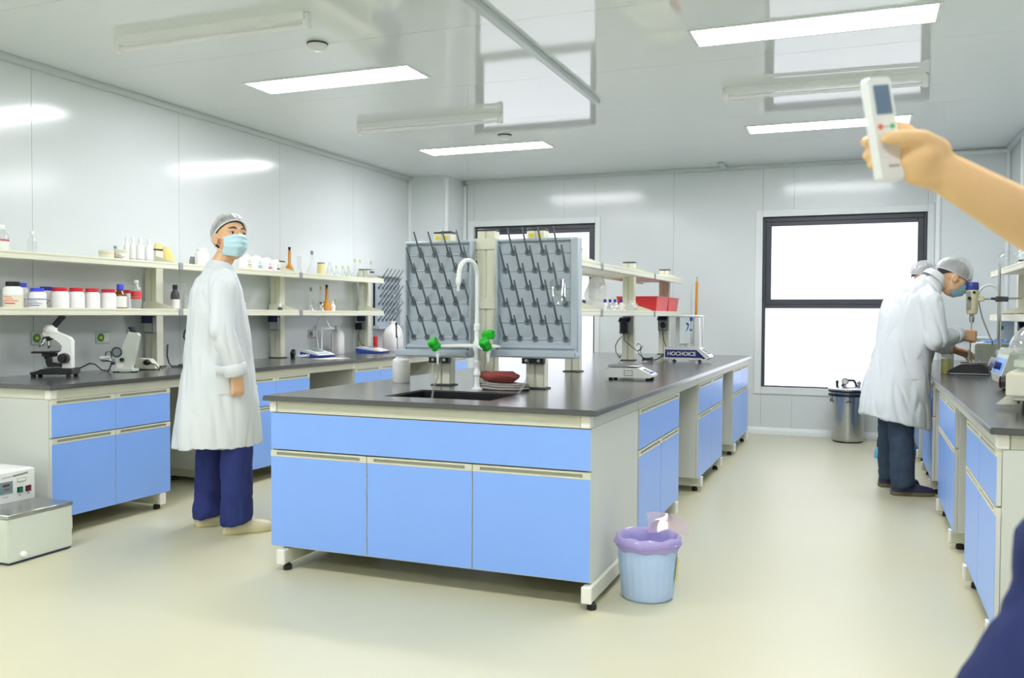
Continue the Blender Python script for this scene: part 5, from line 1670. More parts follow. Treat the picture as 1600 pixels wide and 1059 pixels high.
def finish(name, prims, voxel, smooth, m, parent=None, fold=None, seed=0, label=None, cut=None):
    """union of rounded primitives -> one continuous smooth skin"""
    g = G()
    for p in prims:
        if p[0] == 'cap':
            a, b, ra, rb = V(p[1]), V(p[2]), p[3], p[4]
            g.ball(a, ra, 14)
            g.ball(b, rb, 14)
            if (b - a).length > 1e-4:
                g.cyl(a, b, ra, rb, 16)
        elif p[0] == 'ell':
            g.ball(p[1], p[2], 20, p[3] if len(p) > 3 else None)
        elif p[0] == 'loft':
            g.rings(p[1])
    bmesh.ops.recalc_face_normals(g.bm, faces=g.bm.faces)
    me = bpy.data.meshes.new('tmp')
    g.bm.to_mesh(me)
    g.bm.free()
    o = bpy.data.objects.new('tmp', me)
    COL.objects.link(o)
    md = o.modifiers.new('r', 'REMESH')
    md.mode = 'VOXEL'
    md.voxel_size = voxel
    ms = o.modifiers.new('s', 'SMOOTH')
    ms.factor = .5
    ms.iterations = smooth
    dg = bpy.context.evaluated_depsgraph_get()
    dg.update()
    m2 = bpy.data.meshes.new_from_object(o.evaluated_get(dg))
    bpy.data.objects.remove(o)
    bm = bmesh.new()
    bm.from_mesh(m2)
    bpy.data.meshes.remove(m2)
    if fold:
        amp, fx, fz = fold
        bm.normal_update()
        for v in bm.verts:
            q = v.co
            n2 = noise.noise(V((q.x * fx * 2.3, q.y * fx * 2.3 + seed, q.z * fz * 3.1)))
            n3 = abs(noise.noise(V((q.x * fx * 1.3 + 9, q.y * fx * 1.3 + seed, q.z * fz * 1.6 + q.x * 4))))
            n1 = noise.noise(V((q.x * fx + seed, q.y * fx, q.z * fz)))
            v.co += v.normal * amp * (.8 * n1 + .35 * n2 - 2.4 * max(0, .2 - n3))
    g2 = G()
    g2.bm.free()
    g2.bm = bm
    o = obj(name, g2, m, parent, angle=180)
    return o


def headmat(c, f, u):
    f, u = V(f).normalized(), V(u)
    r = f.cross(u).normalized()
    u = r.cross(f).normalized()
    return Matrix.Translation(c) @ Matrix((r, f, u)).transposed().to_4x4()


def head_prims(HM):
    R = HM.to_3x3()
    P = lambda x, y, z: HM @ V((x, y, z))
    pr = [('ell', P(0, -.012, .035), (.077, .098, .088), R), ('ell', P(0, .022, -.04), (.063, .07, .078), R), ('ell', P(0, .045, -.085), (.036, .036, .026), R),
          ('ell', P(0, .03, -.01), (.068, .066, .07), R), ('cap', P(0, .088, .01), P(0, .106, -.024), .009, .013),
          ('cap', P(-.014, .094, -.028), P(.014, .094, -.028), .009, .009), ('cap', P(-.045, .072, .026), P(-.012, .087, .027), .010, .009), ('cap', P(.045, .072, .026), P(.012, .087, .027), .010, .009),
          ('ell', P(-.040, .060, -.018), (.022, .018, .018), R), ('ell', P(.040, .060, -.018), (.022, .018, .018), R)]
    for s in (-1, 1):
        pr += [('ell', P(s * .079, -.012, -.006), (.009, .022, .032), R), ('ell', P(s * .083, -.018, .004), (.008, .018, .022), R)]
    return pr


def hand_prims(W, d, s, curl=.35, k=1.0, spread=.0, thumb_in=.0, right=False):
    """wrist W, finger direction d, thumb side s; fingers bend towards d x s"""
    W, d, s = V(W), V(d).normalized(), V(s)
    s = (s - d * s.dot(d)).normalized()
    n = d.cross(s) * (-1 if right else 1)
    pr = []
    for o in (-.026, -.009, .009, .025):
        pr.append(('cap', W + s * o * .7 * k, W + d * .085 * k + s * o * k, .0155 * k, .0125 * k))
    for o, L, c in ((.028, .072, 0), (.0095, .080, .03), (-.0095, .074, .06), (-.027, .058, .1)):
        p = W + d * .085 * k + s * o * k
        a = 0
        for q, (fr, r0, r1) in enumerate(((.45, .0095, .0088), (.31, .0088, .008), (.24, .008, .0068))):
            a += curl * (.8 if q == 0 else 1.1) + c
            dd = (d * math.cos(a) + n * math.sin(a) + s * o * spread * 10).normalized()
            e = p + dd * L * fr * k
            pr.append(('cap', p, e, r0 * k, r1 * k))
            p = e
    p = W + d * .02 * k + s * .022 * k + n * .008 * k
    dd = (d * .62 + s * (.62 - thumb_in) + n * (.35 + thumb_in)).normalized()
    for L, r0, r1, b in ((.045, .016, .0125, 0), (.034, .0115, .0105, .25), (.027, .0105, .008, .3)):
        dd = (dd + d * b * .6 + n * b * .4).normalized()
        e = p + dd * L * k
        pr.append(('cap', p, e, r0 * k, r1 * k))
        p = e
    return pr


def ell_ring(c, rx, ry, ax, ay, n=36, p=2.2):
    out = []
    for i in range(n):
        a = 2 * PI * i / n
        e = 1 / (abs(math.cos(a)) ** p + abs(math.sin(a)) ** p) ** (1 / p)
        out.append(V(c) + ax * (rx * e * math.cos(a)) + ay * (ry * e * math.sin(a)))
    return out


def put_face(P0, HM, m_msk, eyes=True):
    P = lambda x, y, z: HM @ V((x, y, z))
    R = HM.to_3x3()
    if eyes:
        for s in (-1, 1):
            e = obj('eye', G().ball(P(s * .032, .0815, .006), (.0155, .0085, .0062), 16, R), m_eye, P0)
            obj('iris', G().ball(P(s * .032 + .001, .0872, .0065), (.0062, .004, .0062), 14, R), m_iris, e)
            obj('eyelid', G().tube([P(s * .032 + x * .0165, .0885 - .006 * abs(x) ** 2, .0068 + .0062 * (1 - x * x)) for x in [-1 + .25 * i for i in range(9)]], [.001, .0018, .002, .002, .002, .002, .002, .0018, .001], 6), m_lid, e)
            obj('eyebrow', G().tube([P(s * (.012 + .04 * u), .0955 - .022 * u * u, .030 + .007 * math.sin(PI * min(1, u * 1.25) * .8)) for u in [i / 8 for i in range(9)]], [.0028, .004, .0045, .0045, .0042, .0036, .003, .0022, .0012], 6), m_brow, P0)
    # pleated mask: a patch over nose, mouth and chin
    rows, N = 22, 26
    rings = []
    for i in range(rows):
        v = i / (rows - 1)
        z = -.004 - .108 * v
        hw = .069 - .010 * v * v
        row = []
        for j in range(N + 1):
            a = (j / N * 2 - 1)
            x = hw * a
            bulge = .126 - .020 * v - .050 * max(0, v - .62) ** 1.0 * 2.2 - (.012 if v < .12 else 0) * (1 - v / .12)
            y = bulge - .064 * abs(a) ** 2.2
            y += .0032 * math.sin(v * 3.2 * 2 * PI) * (1 - abs(a) ** 3) * (1 if .12 < v < .85 else .2)
            zz = z - .008 * abs(a) ** 2 * (1 - v) + .022 * abs(a) ** 2 * v
            row.append(P(x, y, zz))
        rings.append(row)
    back = [[q - R @ V((0, .004, 0)) for q in r] for r in rings]
    g = G().rings(rings, closed=False)
    g.rings(back, closed=False)
    mk = obj('face_mask', g, m_msk, P0, angle=70)
    for s in (-1, 1):
        obj('ear_loop', G().tube([P(s * .066, .048, -.014), P(s * .076, .015, -.004), P(s * .088, -.022, .022), P(s * .09, -.036, .004), P(s * .088, -.032, -.03), P(s * .074, .0, -.062), P(s * .058, .04, -.088)], .0017, 6), m_loop, mk)


def put_cap(P0, HM, tilt=.42, puff=1.0, seed=1, hair_low=True):
    """hair and a translucent elasticated cap, opening tilted back"""
    T = HM @ Matrix.Translation((0, -.012, .035)) @ Matrix.Rotation(tilt, 4, 'X')

    def dome(rx, ry, rz, b0, n=44, amp=0.0, K=12):
        rings = []
        for k in range(K + 1):
            b = b0 + (PI / 2 - b0) * k / K
            rg = []
            for i in range(n):
                a = 2 * PI * i / n
                q = V((rx * math.cos(b) * math.cos(a), ry * math.cos(b) * math.sin(a), rz * math.sin(b)))
                w_ = 1 + amp * (noise.noise(V((math.cos(a) * 4, math.sin(a) * 4, b * 2 + seed))) + .55 * math.sin(a * 15 + 2 * math.sin(a * 3 + seed) + b * 2) * math.cos(b)) * (1 if k else .25)
                rg.append(T @ (q * w_))
            rings.append(rg)
        return rings
    obj('hair', G().rings(dome(.0805, .1015, .0915, -.16, amp=.012)), m_hair, P0, angle=180)
    if hair_low:
        rg = []
        for k in range(5):
            h_ = .10 * k
            rg.append([HM @ V(((.0795 - .003 * k) * math.cos(a), -.012 + (.1005 - .003 * k) * math.sin(a), .02 - .016 * k)) for a in [PI * (1.10 + h_ * .9 + (.80 - 1.8 * h_) * i / 20) for i in range(21)]])
        obj('hair', G().rings(rg, closed=False), m_hair, P0, angle=180)
    cap = obj('hair_cap', G().rings(dome(.089 * puff, .112 * puff, .108 * puff, -.12, n=110, amp=.034, K=18), cap0=False), m_cap, P0, angle=180)
    bd = dome(.0865, .108, .1, -.13, K=1)[0]
    obj('elastic', G().tube(bd + [bd[0]], .0042, 8), m_band, cap)


def shoe(P0, ankle, yaw, L, m, ms, cover=False):
    """shoe pointing along yaw under an ankle"""
    T = Matrix.Translation((ankle[0], ankle[1], 0)) @ Matrix.Rotation(yaw, 4, 'Z')
    b = -.075
    sec = [(b, .026, .07), (b + .02, .036, .10), (b + L * .25, .040, .105), (b + L * .45, .043, .09), (b + L * .65, .048, .074), (b + L * .85, .046, .062), (b + L * .96, .032, .052), (b + L, .012, .03)]
    rings = []
    for y, w_, h in sec:
        rings.append([T @ V((x * w_, y, .016 + (h - .016) * z)) for x, z in ((-1, 0), (-1.0, .35), (-.8, .75), (-.4, .97), (0, 1), (.4, .97), (.8, .75), (1.0, .35), (1, 0))])
    s = obj('shoe_cover' if cover else 'shoe', G().rings(rings), m, P0, angle=60)
    sr = []
    for z, q in ((.0, .98), (.004, 1.04), (.022, 1.05), (.026, 1.0)):
        sr.append([T @ V((x * w_ * q, (y - (b + L / 2)) * (1 + (q - 1) * .4) + b + L / 2, z)) for (y, w_, h), x in [(q2, 1) for q2 in sec] + [(q2, -1) for q2 in sec[::-1]]])
    obj('sole', G().rings(sr), ms, s, angle=50)
    if not cover:
        for k in range(4):
            y = b + L * (.42 + .055 * k)
            hh = .094 - .055 * k * .22
            obj('lace', G().tube([T @ V((-.022, y, hh)), T @ V((0, y + .004, hh + .006)), T @ V((.022, y, hh))], .003, 6), m_loop if m is m_shoe else m_grey, s)


def trousers(P0, J, m, seed, r=(.098, .078, .072), cuffz=.07, fold=(.010, 9, 5)):
    pr = [('ell', (J['hipR'] + J['hipL']) / 2 + V((0, 0, .03)), (.165, .105, .13), Matrix.Rotation(J['rz'], 3, 'Z'))]
    for s in 'RL':
        h, k, a = J['hip' + s], J['knee' + s], J['ank' + s]
        e = V((a.x, a.y, cuffz))
        pr.append(('cap', h, k, r[0], r[1]))
        rings = []
        for i in range(9):
            u = i / 8
            c = k.lerp(e, u)
            q = r[1] + (r[2] - r[1]) * u + (.006 * math.sin(u * 31) * max(0, u - .55) * 2)
            rings.append([c + V((q * math.cos(t), q * 1.08 * math.sin(t), (.012 * math.cos(t - J['rz'] - PI / 2) if i == 8 else 0))) for t in [2 * PI * j / 24 for j in range(24)]])
        pr.append(('loft', rings))
    return finish('trousers', pr, .010, 3, m, P0, fold, seed)


def coat(P0, J, loft, seed, sleeves, fold=(.017, 7.5, 1.6), extra=()):
    M = J['M']
    ax, ay = M.to_3x3() @ V((1, 0, 0)), M.to_3x3() @ V((0, 1, 0))
    rings = []
    for row in loft:
        z, cy, rx, ry = row[:4]
        tilt = row[4] if len(row) > 4 else 0.0
        rg = ell_ring(M @ V((0, cy, z)), rx, ry, ax, (ay * math.cos(tilt) + V((0, 0, 1)) * math.sin(tilt)))
        rings.append(rg)
    pr = [('loft', rings)]
    for pts in sleeves:
        for (a, ra), (b, rb) in zip(pts[:-1], pts[1:]):
            pr.append(('cap', M @ V(a), M @ V(b), ra, rb))
    pr += list(extra)
    o = finish('lab_coat', pr, .009, 4, m_coat, P0, fold, seed)
    return o


def on_surface(o, p, d):
    """nearest hit of a ray on a finished garment (world space)"""
    key = o.name
    if key not in on_surface.t:
        MX = MW[o.parent.name]
        me = o.data
        on_surface.t[key] = BVHTree.FromPolygons([MX @ v.co for v in me.vertices], [tuple(q.vertices) for q in me.polygons])
    h = on_surface.t[key].ray_cast(V(p), V(d).normalized())
    return h[0] if h[0] is not None else V(p) + V(d)


on_surface.t = {}


def strip_on(o, name, pts, w, m, par, th=.0025, M=None):
    """flat strip laid on a garment along (x, z) points seen from direction y (local frame M)"""
    rows = []
    dloc = M.to_3x3()
    for (x, y, z, dx, dy) in pts:
        d = dloc @ V((dx, dy, 0))
        side = V((0, 0, 1)).cross(d).normalized()
        c = M @ V((x, y, z))
        r = []
        for s in (-1, -.34, .34, 1):
            h = on_surface(o, c + side * (w * s) - d * .6, d)
            r.append(h - d.normalized() * (th if abs(s) < 1 else .0003))
        rows.append(r)
    return obj(name, G().rings(rows, closed=False), m, par, angle=80)


def cuff(P0, a, b, r, m, M):
    a, b = M @ V(a), M @ V(b)
    d = (b - a).normalized()
    u = d.orthogonal().normalized()
    v = d.cross(u)
    R = lambda p, q: [p + (u * math.cos(t) + v * math.sin(t)) * q for t in [2 * PI * i / 28 for i in range(28)]]
    g = G().rings([R(b - d * .055, r * 1.10), R(b - d * .05, r * 1.16), R(b + d * .006, r * 1.12), R(b + d * .010, r * 1.04), R(b - d * .01, r * .88), R(b - d * .03, r * .8)])
    return obj('cuff', g, m, P0, angle=60)


def collar(P0, M, c, tilt, r0, r1, z0, z1, gap=.5):
    T = M @ Matrix.Translation(c) @ Matrix.Rotation(tilt, 4, 'X')
    rows = []
    for q, z in ((r0 * .96, z0), (r0, z0 + .026), (r0 * 1.05, z0 + .032), (r1, z0 + .012), (r1 * 1.06, z1)):
        rows.append([T @ V((q * math.cos(a) * 1.06, q * math.sin(a), z - .03 * max(0, math.sin(a)) ** 2)) for a in [PI / 2 + gap / 2 + (2 * PI - gap) * i / 36 for i in range(37)]])
    return obj('collar', G().rings(rows, closed=False), m_coat, P0, angle=60)


def frame(o, rz):
    return Matrix.Translation(o) @ Matrix.Rotation(rz, 4, 'Z')


# ---- the standing man on the left
rz = math.radians(-39)
O = V((-3.43, 4.13, 0))
M = frame(O, rz)
HC = M @ V((.0, .05, 1.676))
fh = V((math.cos(math.radians(-23)), math.sin(math.radians(-23)), .22))
HM = headmat(HC, fh, V((.06, .03, 1))) @ Matrix.Scale(1.08, 4)
J = dict(M=M, rz=rz)
for k, v in dict(hipR=(.10, 0, .93), hipL=(-.10, 0, .93), kneeR=(.12, .055, .50), kneeL=(-.12, -.03, .50), ankR=(.13, .05, .09), ankL=(-.13, -.055, .09)).items():
    J[k] = M @ V(v)
wR, wL = M @ V((.262, .025, .915)), M @ V((-.25, .05, .915))
body = head_prims(HM) + [('cap', HM @ V((0, -.022, -.05)), M @ V((0, -.01, 1.52)), .052, .058), ('cap', M @ V((0, -.02, 1.0)), M @ V((0, -.03, 1.36)), .11, .12), ('cap', M @ V((-.13, -.03, 1.42)), M @ V((.13, -.03, 1.42)), .055, .055),
                         ('cap', M @ V((.18, -.03, 1.42)), M @ V((.25, -.05, 1.16)), .05, .042), ('cap', M @ V((.25, -.05, 1.16)), wR, .04, .028),
                         ('cap', M @ V((-.18, -.03, 1.42)), M @ V((-.24, -.05, 1.16)), .05, .042), ('cap', M @ V((-.24, -.05, 1.16)), wL, .04, .028)]
for s in 'RL':
    body += [('cap', J['hip' + s], J['knee' + s], .08, .055), ('cap', J['knee' + s], J['ank' + s], .052, .04), ('cap', J['ank' + s], V((J['ank' + s].x, J['ank' + s].y, .06)), .04, .035)]
D3 = M.to_3x3()
body += hand_prims(wR + V((0, 0, -.012)), D3 @ V((.0, .10, -1)), D3 @ V((-.1, 1, .1)), .85, .98, thumb_in=.5, right=True)
body += hand_prims(wL + V((0, 0, -.012)), D3 @ V((.0, .10, -1)), D3 @ V((.1, 1, .1)), .75, .98, thumb_in=.5)
p1 = finish('person', body, .005, 3, m_skin)
tag(p1, 'man in white lab coat, hair cap and pale blue mask standing by the left bench', 'person')
put_face(p1, HM, m_mask)
put_cap(p1, HM, .56, 1.02, 2)
c1 = coat(p1, J, [(.49, -.03, .235, .245, .02), (.60, -.028, .232, .236), (.75, -.022, .222, .218), (.95, -.02, .208, .192), (1.12, -.022, .198, .172), (1.28, -.03, .196, .155), (1.38, -.035, .19, .14), (1.45, -.03, .165, .112), (1.485, -.02, .125, .09), (1.515, -.01, .078, .072)], 3,
          [[((.165, -.03, 1.425), .075), ((.205, -.035, 1.38), .080), ((.255, -.05, 1.16), .072), ((.262, .02, .945), .056)], [((-.165, -.03, 1.425), .075), ((-.205, -.035, 1.38), .080), ((-.25, -.05, 1.16), .072), ((-.25, .045, .945), .056)]])
trousers(p1, J, m_jeans_b, 5, (.10, .086, .088), .055, (.010, 10, 6))
shoe(p1, J['ankR'], rz - .10, .27, m_shoe, m_sole)
shoe(p1, J['ankL'], rz + .10, .27, m_shoe, m_sole)
collar(p1, M, (0, .0, 1.508), -.22, .068, .088, .0, -.022, .9)
cuff(p1, (.255, -.02, 1.1), (.262, .022, .915), .056, m_coat, M)
cuff(p1, (-.25, -.02, 1.1), (-.25, .047, .915), .056, m_coat, M)
strip_on(c1, 'placket', [(.02, 0, z, 0, -1) for z in [.53 + .05 * i for i in range(19)]], .022, m_coat, p1, .004, M)
strip_on(c1, 'pocket', [(.0, -.0, z, -1, 0) for z in [.80 + .02 * i for i in range(9)]], .075, m_coat, p1, .004, M)
for z in (.66, .82, .98, 1.14, 1.30):
    h = on_surface(c1, M @ V((.02, .7, z)), D3 @ V((0, -1, 0)))
    obj('button', G().cyl(h + D3 @ V((0, .003, 0)), h + D3 @ V((0, .008, 0)), .009, n=12), m_capw, p1)

# ---- the bending man on the right
rz = math.radians(-72)
O = V((.235, 6.885, 0))
M = frame(O, rz)
D3 = M.to_3x3()
HC = M @ V((0, .372, 1.52))
HM = headmat(HC, D3 @ V((.04, .88, -.47)), D3 @ V((0, .47, .88))) @ Matrix.Scale(1.04, 4)
J = dict(M=M, rz=rz)
for k, v in dict(hipR=(.085, .0, .88), hipL=(-.085, .0, .88), kneeR=(.10, -.0, .48), kneeL=(-.11, .0, .48), ankR=(.14, .0, .09), ankL=(-.17, .02, .09)).items():
    J[k] = M @ V(v)
wR, wL = M @ V((.10, .375, 1.125)), M @ V((-.06, .40, 1.02))
eR, eL = M @ V((.25, .175, 1.085)), M @ V((-.24, .18, 1.09))
body = head_prims(HM) + [('cap', HM @ V((0, -.022, -.05)), M @ V((0, .22, 1.48)), .052, .056), ('cap', M @ V((0, -.0, .98)), M @ V((0, .12, 1.30)), .11, .12), ('cap', M @ V((-.13, .14, 1.38)), M @ V((.13, .14, 1.38)), .055, .055),
                         ('cap', M @ V((.18, .14, 1.38)), eR, .05, .042), ('cap', eR, wR, .04, .028), ('cap', M @ V((-.18, .14, 1.38)), eL, .05, .042), ('cap', eL, wL, .04, .028)]
for s in 'RL':
    body += [('cap', J['hip' + s], J['knee' + s], .08, .055), ('cap', J['knee' + s], J['ank' + s], .052, .04), ('cap', J['ank' + s], V((J['ank' + s].x, J['ank' + s].y, .06)), .04, .035)]
body += hand_prims(wR + D3 @ V((-.004, .018, 0)), D3 @ V((-.22, 1, -.10)), D3 @ V((-.15, 0, 1)), .78, 1.2, thumb_in=.45, right=True)
body += hand_prims(wL, D3 @ V((.05, .93, -.30)), D3 @ V((.8, .15, .5)), .28, 1.05, .25)
p2 = finish('person', body, .0048, 2, m_skin)
tag(p2, 'man in white lab coat bending over the balance on the right bench', 'person')
put_face(p2, HM, m_maskd)
put_cap(p2, HM, .0, 1.10, 5)
c2 = coat(p2, J, [(.50, -.02, .245, .236, -.22), (.62, -.018, .24, .230, -.14), (.76, -.005, .228, .222, -.08), (.92, .02, .21, .208), (1.06, .06, .205, .200, -.08), (1.18, .095, .2, .19, -.16), (1.28, .12, .198, .175, -.22), (1.37, .14, .18, .145, -.26), (1.44, .165, .16, .115, -.34), (1.485, .20, .12, .088, -.46), (1.515, .228, .074, .064, -.6)], 8,
          [[((.165, .13, 1.385), .078), ((.215, .14, 1.345), .084), ((.25, .165, 1.09), .074), ((.115, .35, 1.122), .052)], [((-.165, .13, 1.385), .078), ((-.215, .14, 1.345), .084), ((-.245, .17, 1.09), .072), ((-.07, .375, 1.03), .052)]], (.020, 7.5, 1.8))
trousers(p2, J, m_jeans_g, 9, (.10, .088, .080), .06, (.010, 10, 6))
shoe(p2, J['ankR'], rz - .05, .285, m_shoe2, m_sole2)
shoe(p2, J['ankL'], rz + .02, .285, m_shoe2, m_sole2)
collar(p2, M, (0, .250, 1.525), -.72, .066, .084, .0, -.022, .9)
cuff(p2, (.25, .17, 1.085), (.10, .37, 1.125), .052, m_coat, M)
cuff(p2, (-.24, .18, 1.09), (-.062, .395, 1.022), .052, m_coat, M)
strip_on(c2, 'pocket', [(.0, .06, z, -1, 0) for z in [.82 + .02 * i for i in range(9)]], .075, m_coat, p2, .004, M)
strip_on(c2, 'placket', [(.0, 0, z, 0, -1) for z in [.56 + .05 * i for i in range(9)]], .022, m_coat, p2, .004, M)

# ---- the person behind him
rz = math.radians(-80)
O = V((.268, 8.60, 0))
M = frame(O, rz)
D3 = M.to_3x3()
HC = M @ V((0, .235, 1.595))
HM = headmat(HC, D3 @ V((.0, .93, -.36)), D3 @ V((0, .36, .93)))
J = dict(M=M, rz=rz)
for k, v in dict(hipR=(.10, 0, .90), hipL=(-.10, 0, .90), kneeR=(.11, -.05, .48), kneeL=(-.11, .09, .48), ankR=(.12, -.10, .09), ankL=(-.12, .10, .09)).items():
    J[k] = M @ V(v)
wR, wL = M @ V((.14, .36, 1.08)), M @ V((-.14, .36, 1.08))
eR, eL = M @ V((.22, .10, 1.10)), M @ V((-.22, .10, 1.10))
body = head_prims(HM) + [('cap', HM @ V((0, -.022, -.05)), M @ V((0, .10, 1.47)), .05, .052), ('cap', M @ V((0, 0, .98)), M @ V((0, .02, 1.34)), .11, .12), ('cap', M @ V((-.13, .03, 1.41)), M @ V((.13, .03, 1.41)), .055, .055),
                         ('cap', M @ V((.18, .03, 1.41)), eR, .05, .042), ('cap', eR, wR, .04, .028), ('cap', M @ V((-.18, .03, 1.41)), eL, .05, .042), ('cap', eL, wL, .04, .028)]
for s in 'RL':
    body += [('cap', J['hip' + s], J['knee' + s], .075, .052), ('cap', J['knee' + s], J['ank' + s], .05, .04), ('cap', J['ank' + s], V((J['ank' + s].x, J['ank' + s].y, .06)), .04, .035)]
body += hand_prims(wR, D3 @ V((0, 1, -.3)), D3 @ V((-.5, 0, .8)), .5, right=True) + hand_prims(wL, D3 @ V((0, 1, -.3)), D3 @ V((.5, 0, .8)), .5)
p3 = finish('person', body, .008, 3, m_skin)
tag(p3, 'person in hair cap, black trousers and blue shoe covers, mostly hidden behind the bending man', 'person')
put_face(p3, HM, m_mask, False)
put_cap(p3, HM, .30, 1.06, 7)
coat(p3, J, [(.56, -.02, .20, .19), (.75, -.01, .195, .18), (.95, .0, .19, .165), (1.12, .0, .185, .155), (1.28, .01, .185, .14), (1.38, .03, .178, .13), (1.45, .055, .155, .112), (1.51, .085, .115, .09, -.3), (1.555, .12, .075, .068, -.4)], 4,
     [[((.16, .02, 1.41), .072), ((.2, .03, 1.37), .076), ((.225, .09, 1.11), .068), ((.15, .33, 1.085), .05)], [((-.16, .02, 1.41), .072), ((-.2, .03, 1.37), .076), ((-.225, .09, 1.11), .068), ((-.15, .33, 1.085), .05)]])
trousers(p3, J, m_blackcl, 2, (.09, .07, .06), .09, (.008, 9, 6))
shoe(p3, J['ankR'], rz, .285, m_cover, m_cover, True)
shoe(p3, J['ankL'], rz, .285, m_cover, m_cover, True)

# ---- the person at the right edge raising a remote control
DR = 1.36


def hp(px, py, dz=0.0):
    return deep(px, py, DR - dz)


rt, rb = hp(1366.5, 122), hp(1391, 283)
up = (rt - rb).normalized()
nrm = (-(_f)).copy()
nrm = (nrm - up * nrm.dot(up)).normalized()
sx = up.cross(nrm).normalized()                               # to the image right
nrm = (nrm * math.cos(.30) + sx * math.sin(.30)).normalized()
sx = up.cross(nrm).normalized()
RC = (rt + rb) / 2
RM = Matrix.Translation(RC) @ Matrix((sx, up, nrm)).transposed().to_4x4()
hl = (rt - rb).length / 2
t = bpy.data.objects.new('remote_control', None)
COL.objects.link(t)
t.matrix_world = RM
MW[t.name] = RM
tag(t, 'white air-conditioner remote control with a grey-blue screen held up in a hand', 'remote control')


def rrect(w_, h_, z, r, n=5):
    out = []
    for cx, cy, a0 in ((w_ - r, h_ - r, 0), (-w_ + r, h_ - r, PI / 2), (-w_ + r, -h_ + r, PI), (w_ - r, -h_ + r, 1.5 * PI)):
        out += [V((cx + r * math.cos(a0 + PI / 2 * i / n), cy + r * math.sin(a0 + PI / 2 * i / n), z)) for i in range(n + 1)]
    return out


hw = .0235
m_rem = mat('remote_white', (244, 248, 248), .4)
obj('case', G().rings([rrect(hw * .8, hl * .97, -.0105, .008), rrect(hw, hl, -.006, .009), rrect(hw, hl, .004, .009), rrect(hw * .9, hl * .985, .009, .008)]), m_rem, t, local=True, angle=40)
obj('screen', G().rings([rrect(.0145, .0225, .0088, .002), rrect(.0145, .0225, .0097, .002)], M=Matrix.Translation((.001, hl - .036, 0))), mat('blue_grey_screen', (104, 130, 158), .3), t, local=True)
yb_ = hl - .0775
for x, mm in ((-.011, mat('orange_button', (236, 120, 96), .4)), (.0115, mat('green_button', (110, 200, 150), .4))):
    obj('button', G().lathe([(.0045, .0085), (.0042, .0103)], (x, yb_, 0), 14), mm, t, local=True)
obj('divider', G().box(-.006, .006, yb_ - .0006, yb_ + .0006, .0088, .0094), m_grey, t, local=True)
for k, (x, y) in enumerate(((-.012, .0), (.0, .0), (.012, .0), (-.012, -.015), (.0, -.015), (.012, -.015), (-.008, -.030), (.008, -.030))):
    obj('button', G().box(x - .004, x + .004, y - .016, y - .010, .0085, .0098, .001), m_rem, t, local=True)
g = G()
for k in range(6):
    x = -.005 + .0033 * k
    g.box(x, x + .0022, -hl + .020, -hl + (.0235 if k else .0245), .0088, .0094)
obj('lettering', g, m_grey, t, local=True)

k_ = 1 / FPX * DR
fl_ = V((_f.x, _f.y, 0)).normalized()
fwd = (-_r0 * .95 + fl_ * .30).normalized()                   # the person faces the left of the room
rgt = V((fwd.y, -fwd.x, 0))
pel = V(deep(1905, 925, 1.02))
hip = pel - rgt * .09 + fwd * .115 - V((0, 0, .02))            # stepping leg
hipo = pel + rgt * .09 - V((0, 0, .02))
kn = V(deep(1372, 1465, 1.0))
an = V((kn.x, kn.y, .09)) + fwd * .02
kn2 = hipo + V((0, 0, -.42)) - fwd * .05
an2 = V((kn2.x, kn2.y, .09)) - fwd * .14
chest = pel + V((0, 0, .34))
nk = chest + V((0, 0, .17))
S = nk + rgt * .19 + fwd * .02 - V((0, 0, .055))
S2 = nk - rgt * .19 - V((0, 0, .055))
E_ = V(deep(1690, 392, 1.355))
Wr = hp(1462, 262, -.004)
HC = nk + V((0, 0, .19)) + fwd * .03
HM = headmat(HC, fwd + V((0, 0, .1)), V((0, 0, 1)))
E2 = S2 + V((0, 0, -.27)) - fwd * .08
W2_ = E2 + V((0, 0, -.24)) + fwd * .06
body = head_prims(HM) + [('cap', HM @ V((0, -.022, -.05)), nk, .054, .06), ('cap', pel, chest, .12, .13), ('cap', S.lerp(nk, .35), S2.lerp(nk, .35), .06, .06),
                         ('cap', S, E_, .05, .044), ('cap', E_, E_.lerp(Wr, .3), .044, .0435), ('cap', E_.lerp(Wr, .3), Wr, .0435, .030), ('cap', S2, E2, .048, .042), ('cap', E2, W2_, .04, .028)]
body += [('cap', hip, kn, .08, .055), ('cap', kn, an, .05, .04), ('cap', hipo, kn2, .08, .055), ('cap', kn2, an2, .05, .04)]
body += hand_prims(W2_, V((0, 0, -1)) + fwd * .1, fwd, .3)
R_ = lambda pts: [('cap', hp(*a[:3]), hp(*b[:3]), a[3] * k_, b[3] * k_) for a, b in zip(pts[:-1], pts[1:])]
body += R_([(1462, 260, -.004, 31), (1440, 252, .0, 31), (1431, 250, .0, 27)])               # palm
body += R_([(1458, 272, -.002, 25), (1431, 270, -.004, 20)])                                  # heel of the hand
body += [('ell', hp(1443, 243, .012), (.027, .024, .022))]                                    # ball of the thumb
body += R_([(1462, 238, .006, 24), (1440, 220, .020, 17.5), (1424, 216, .027, 14), (1407, 214, .029, 12), (1385, 216.5, .024, 9)])
body += R_([(1430, 222, -.012, 16), (1412, 201, -.018, 11.5), (1395, 196, -.022, 9.5), (1374, 200, -.023, 8.5), (1362, 206, -.022, 8)])
body += R_([(1432, 236, -.014, 15), (1404, 226, -.024, 10.5), (1378, 222, -.024, 9.5), (1357, 221, -.017, 9), (1352, 222, -.004, 8)])
body += R_([(1432, 250, -.014, 15), (1405, 246, -.024, 10.5), (1381, 243, -.023, 9.5), (1360, 242, -.015, 9), (1355, 243, -.003, 8)])
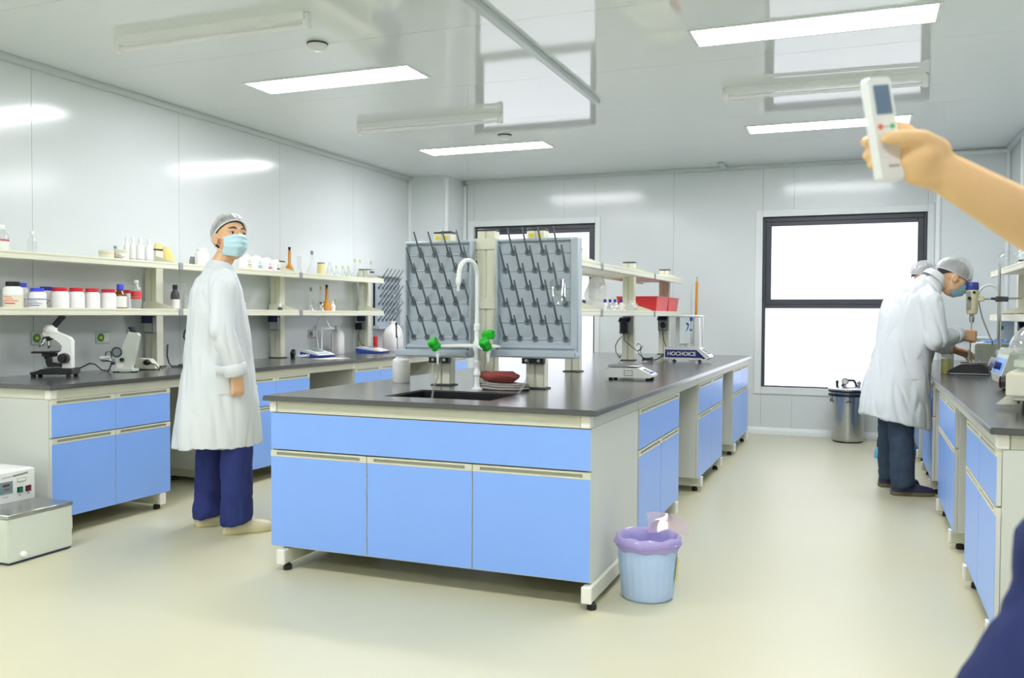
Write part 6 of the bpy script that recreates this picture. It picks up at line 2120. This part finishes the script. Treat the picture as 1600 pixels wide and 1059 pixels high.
body += R_([(1430, 266, -.012, 14), (1406, 263, -.021, 9.5), (1384, 260, -.020, 8.5), (1366, 258, -.013, 8), (1361, 258, -.002, 7)])
p4 = finish('person', body, .0042, 3, m_skin2)
tag(p4, 'person in navy clothes at the right edge, bare arm raised with a remote control', 'person')
obj('hair', G().rings([[HM @ V((.081 * math.cos(b) * math.cos(a), -.014 + .103 * math.cos(b) * math.sin(a), .04 + .094 * math.sin(b))) for a in [2 * PI * i / 32 for i in range(32)]] for b in [.05 + (PI / 2 - .05) * k / 10 for k in range(11)]]), m_hair, p4, angle=180)
for s in (-1, 1):
    e = obj('eye', G().ball(HM @ V((s * .032, .0815, .006)), (.0155, .0085, .0062), 16, HM.to_3x3()), m_eye, p4)
    obj('iris', G().ball(HM @ V((s * .032, .0872, .0065)), (.0062, .004, .0062), 14, HM.to_3x3()), m_iris, e)
    obj('eyebrow', G().tube([HM @ V((s * (.012 + .04 * u), .0955 - .022 * u * u, .030 + .006 * math.sin(PI * u))) for u in [i / 6 for i in range(7)]], .0035, 6), m_brow, p4)
obj('mouth', G().ball(HM @ V((0, .0915, -.056)), (.021, .006, .006), 14, HM.to_3x3()), mat('lips', (196, 120, 104), .5), p4)
finish('shirt', [('cap', pel + V((0, 0, .0)), chest, .155, .165), ('cap', chest, nk + V((0, 0, -.06)), .15, .10), ('cap', S.lerp(nk, .2), S2.lerp(nk, .2), .078, .078), ('cap', S, S.lerp(E_, .62), .075, .068), ('cap', S2, S2.lerp(E2, .62), .075, .068)], .010, 4, m_navycl, p4, (.010, 8, 4), 3)
finish('trousers', [('cap', hip.lerp(hipo, .1) + V((0, 0, .06)), hipo.lerp(hip, .1) + V((0, 0, .06)), .125, .125), ('cap', hip, hip.lerp(kn, .45), .110, .100), ('cap', hip.lerp(kn, .45), kn, .100, .08), ('cap', kn, V((an.x, an.y, .10)), .08, .066),
                    ('cap', hipo, kn2, .105, .08), ('cap', kn2, V((an2.x, an2.y, .10)), .08, .066)], .010, 4, m_navycl, p4, (.010, 8, 4), 6)
yaw4 = math.atan2(-fwd.x, fwd.y)
shoe(p4, an, yaw4, .28, m_black, m_rubber)
shoe(p4, an2, yaw4, .28, m_black, m_rubber)
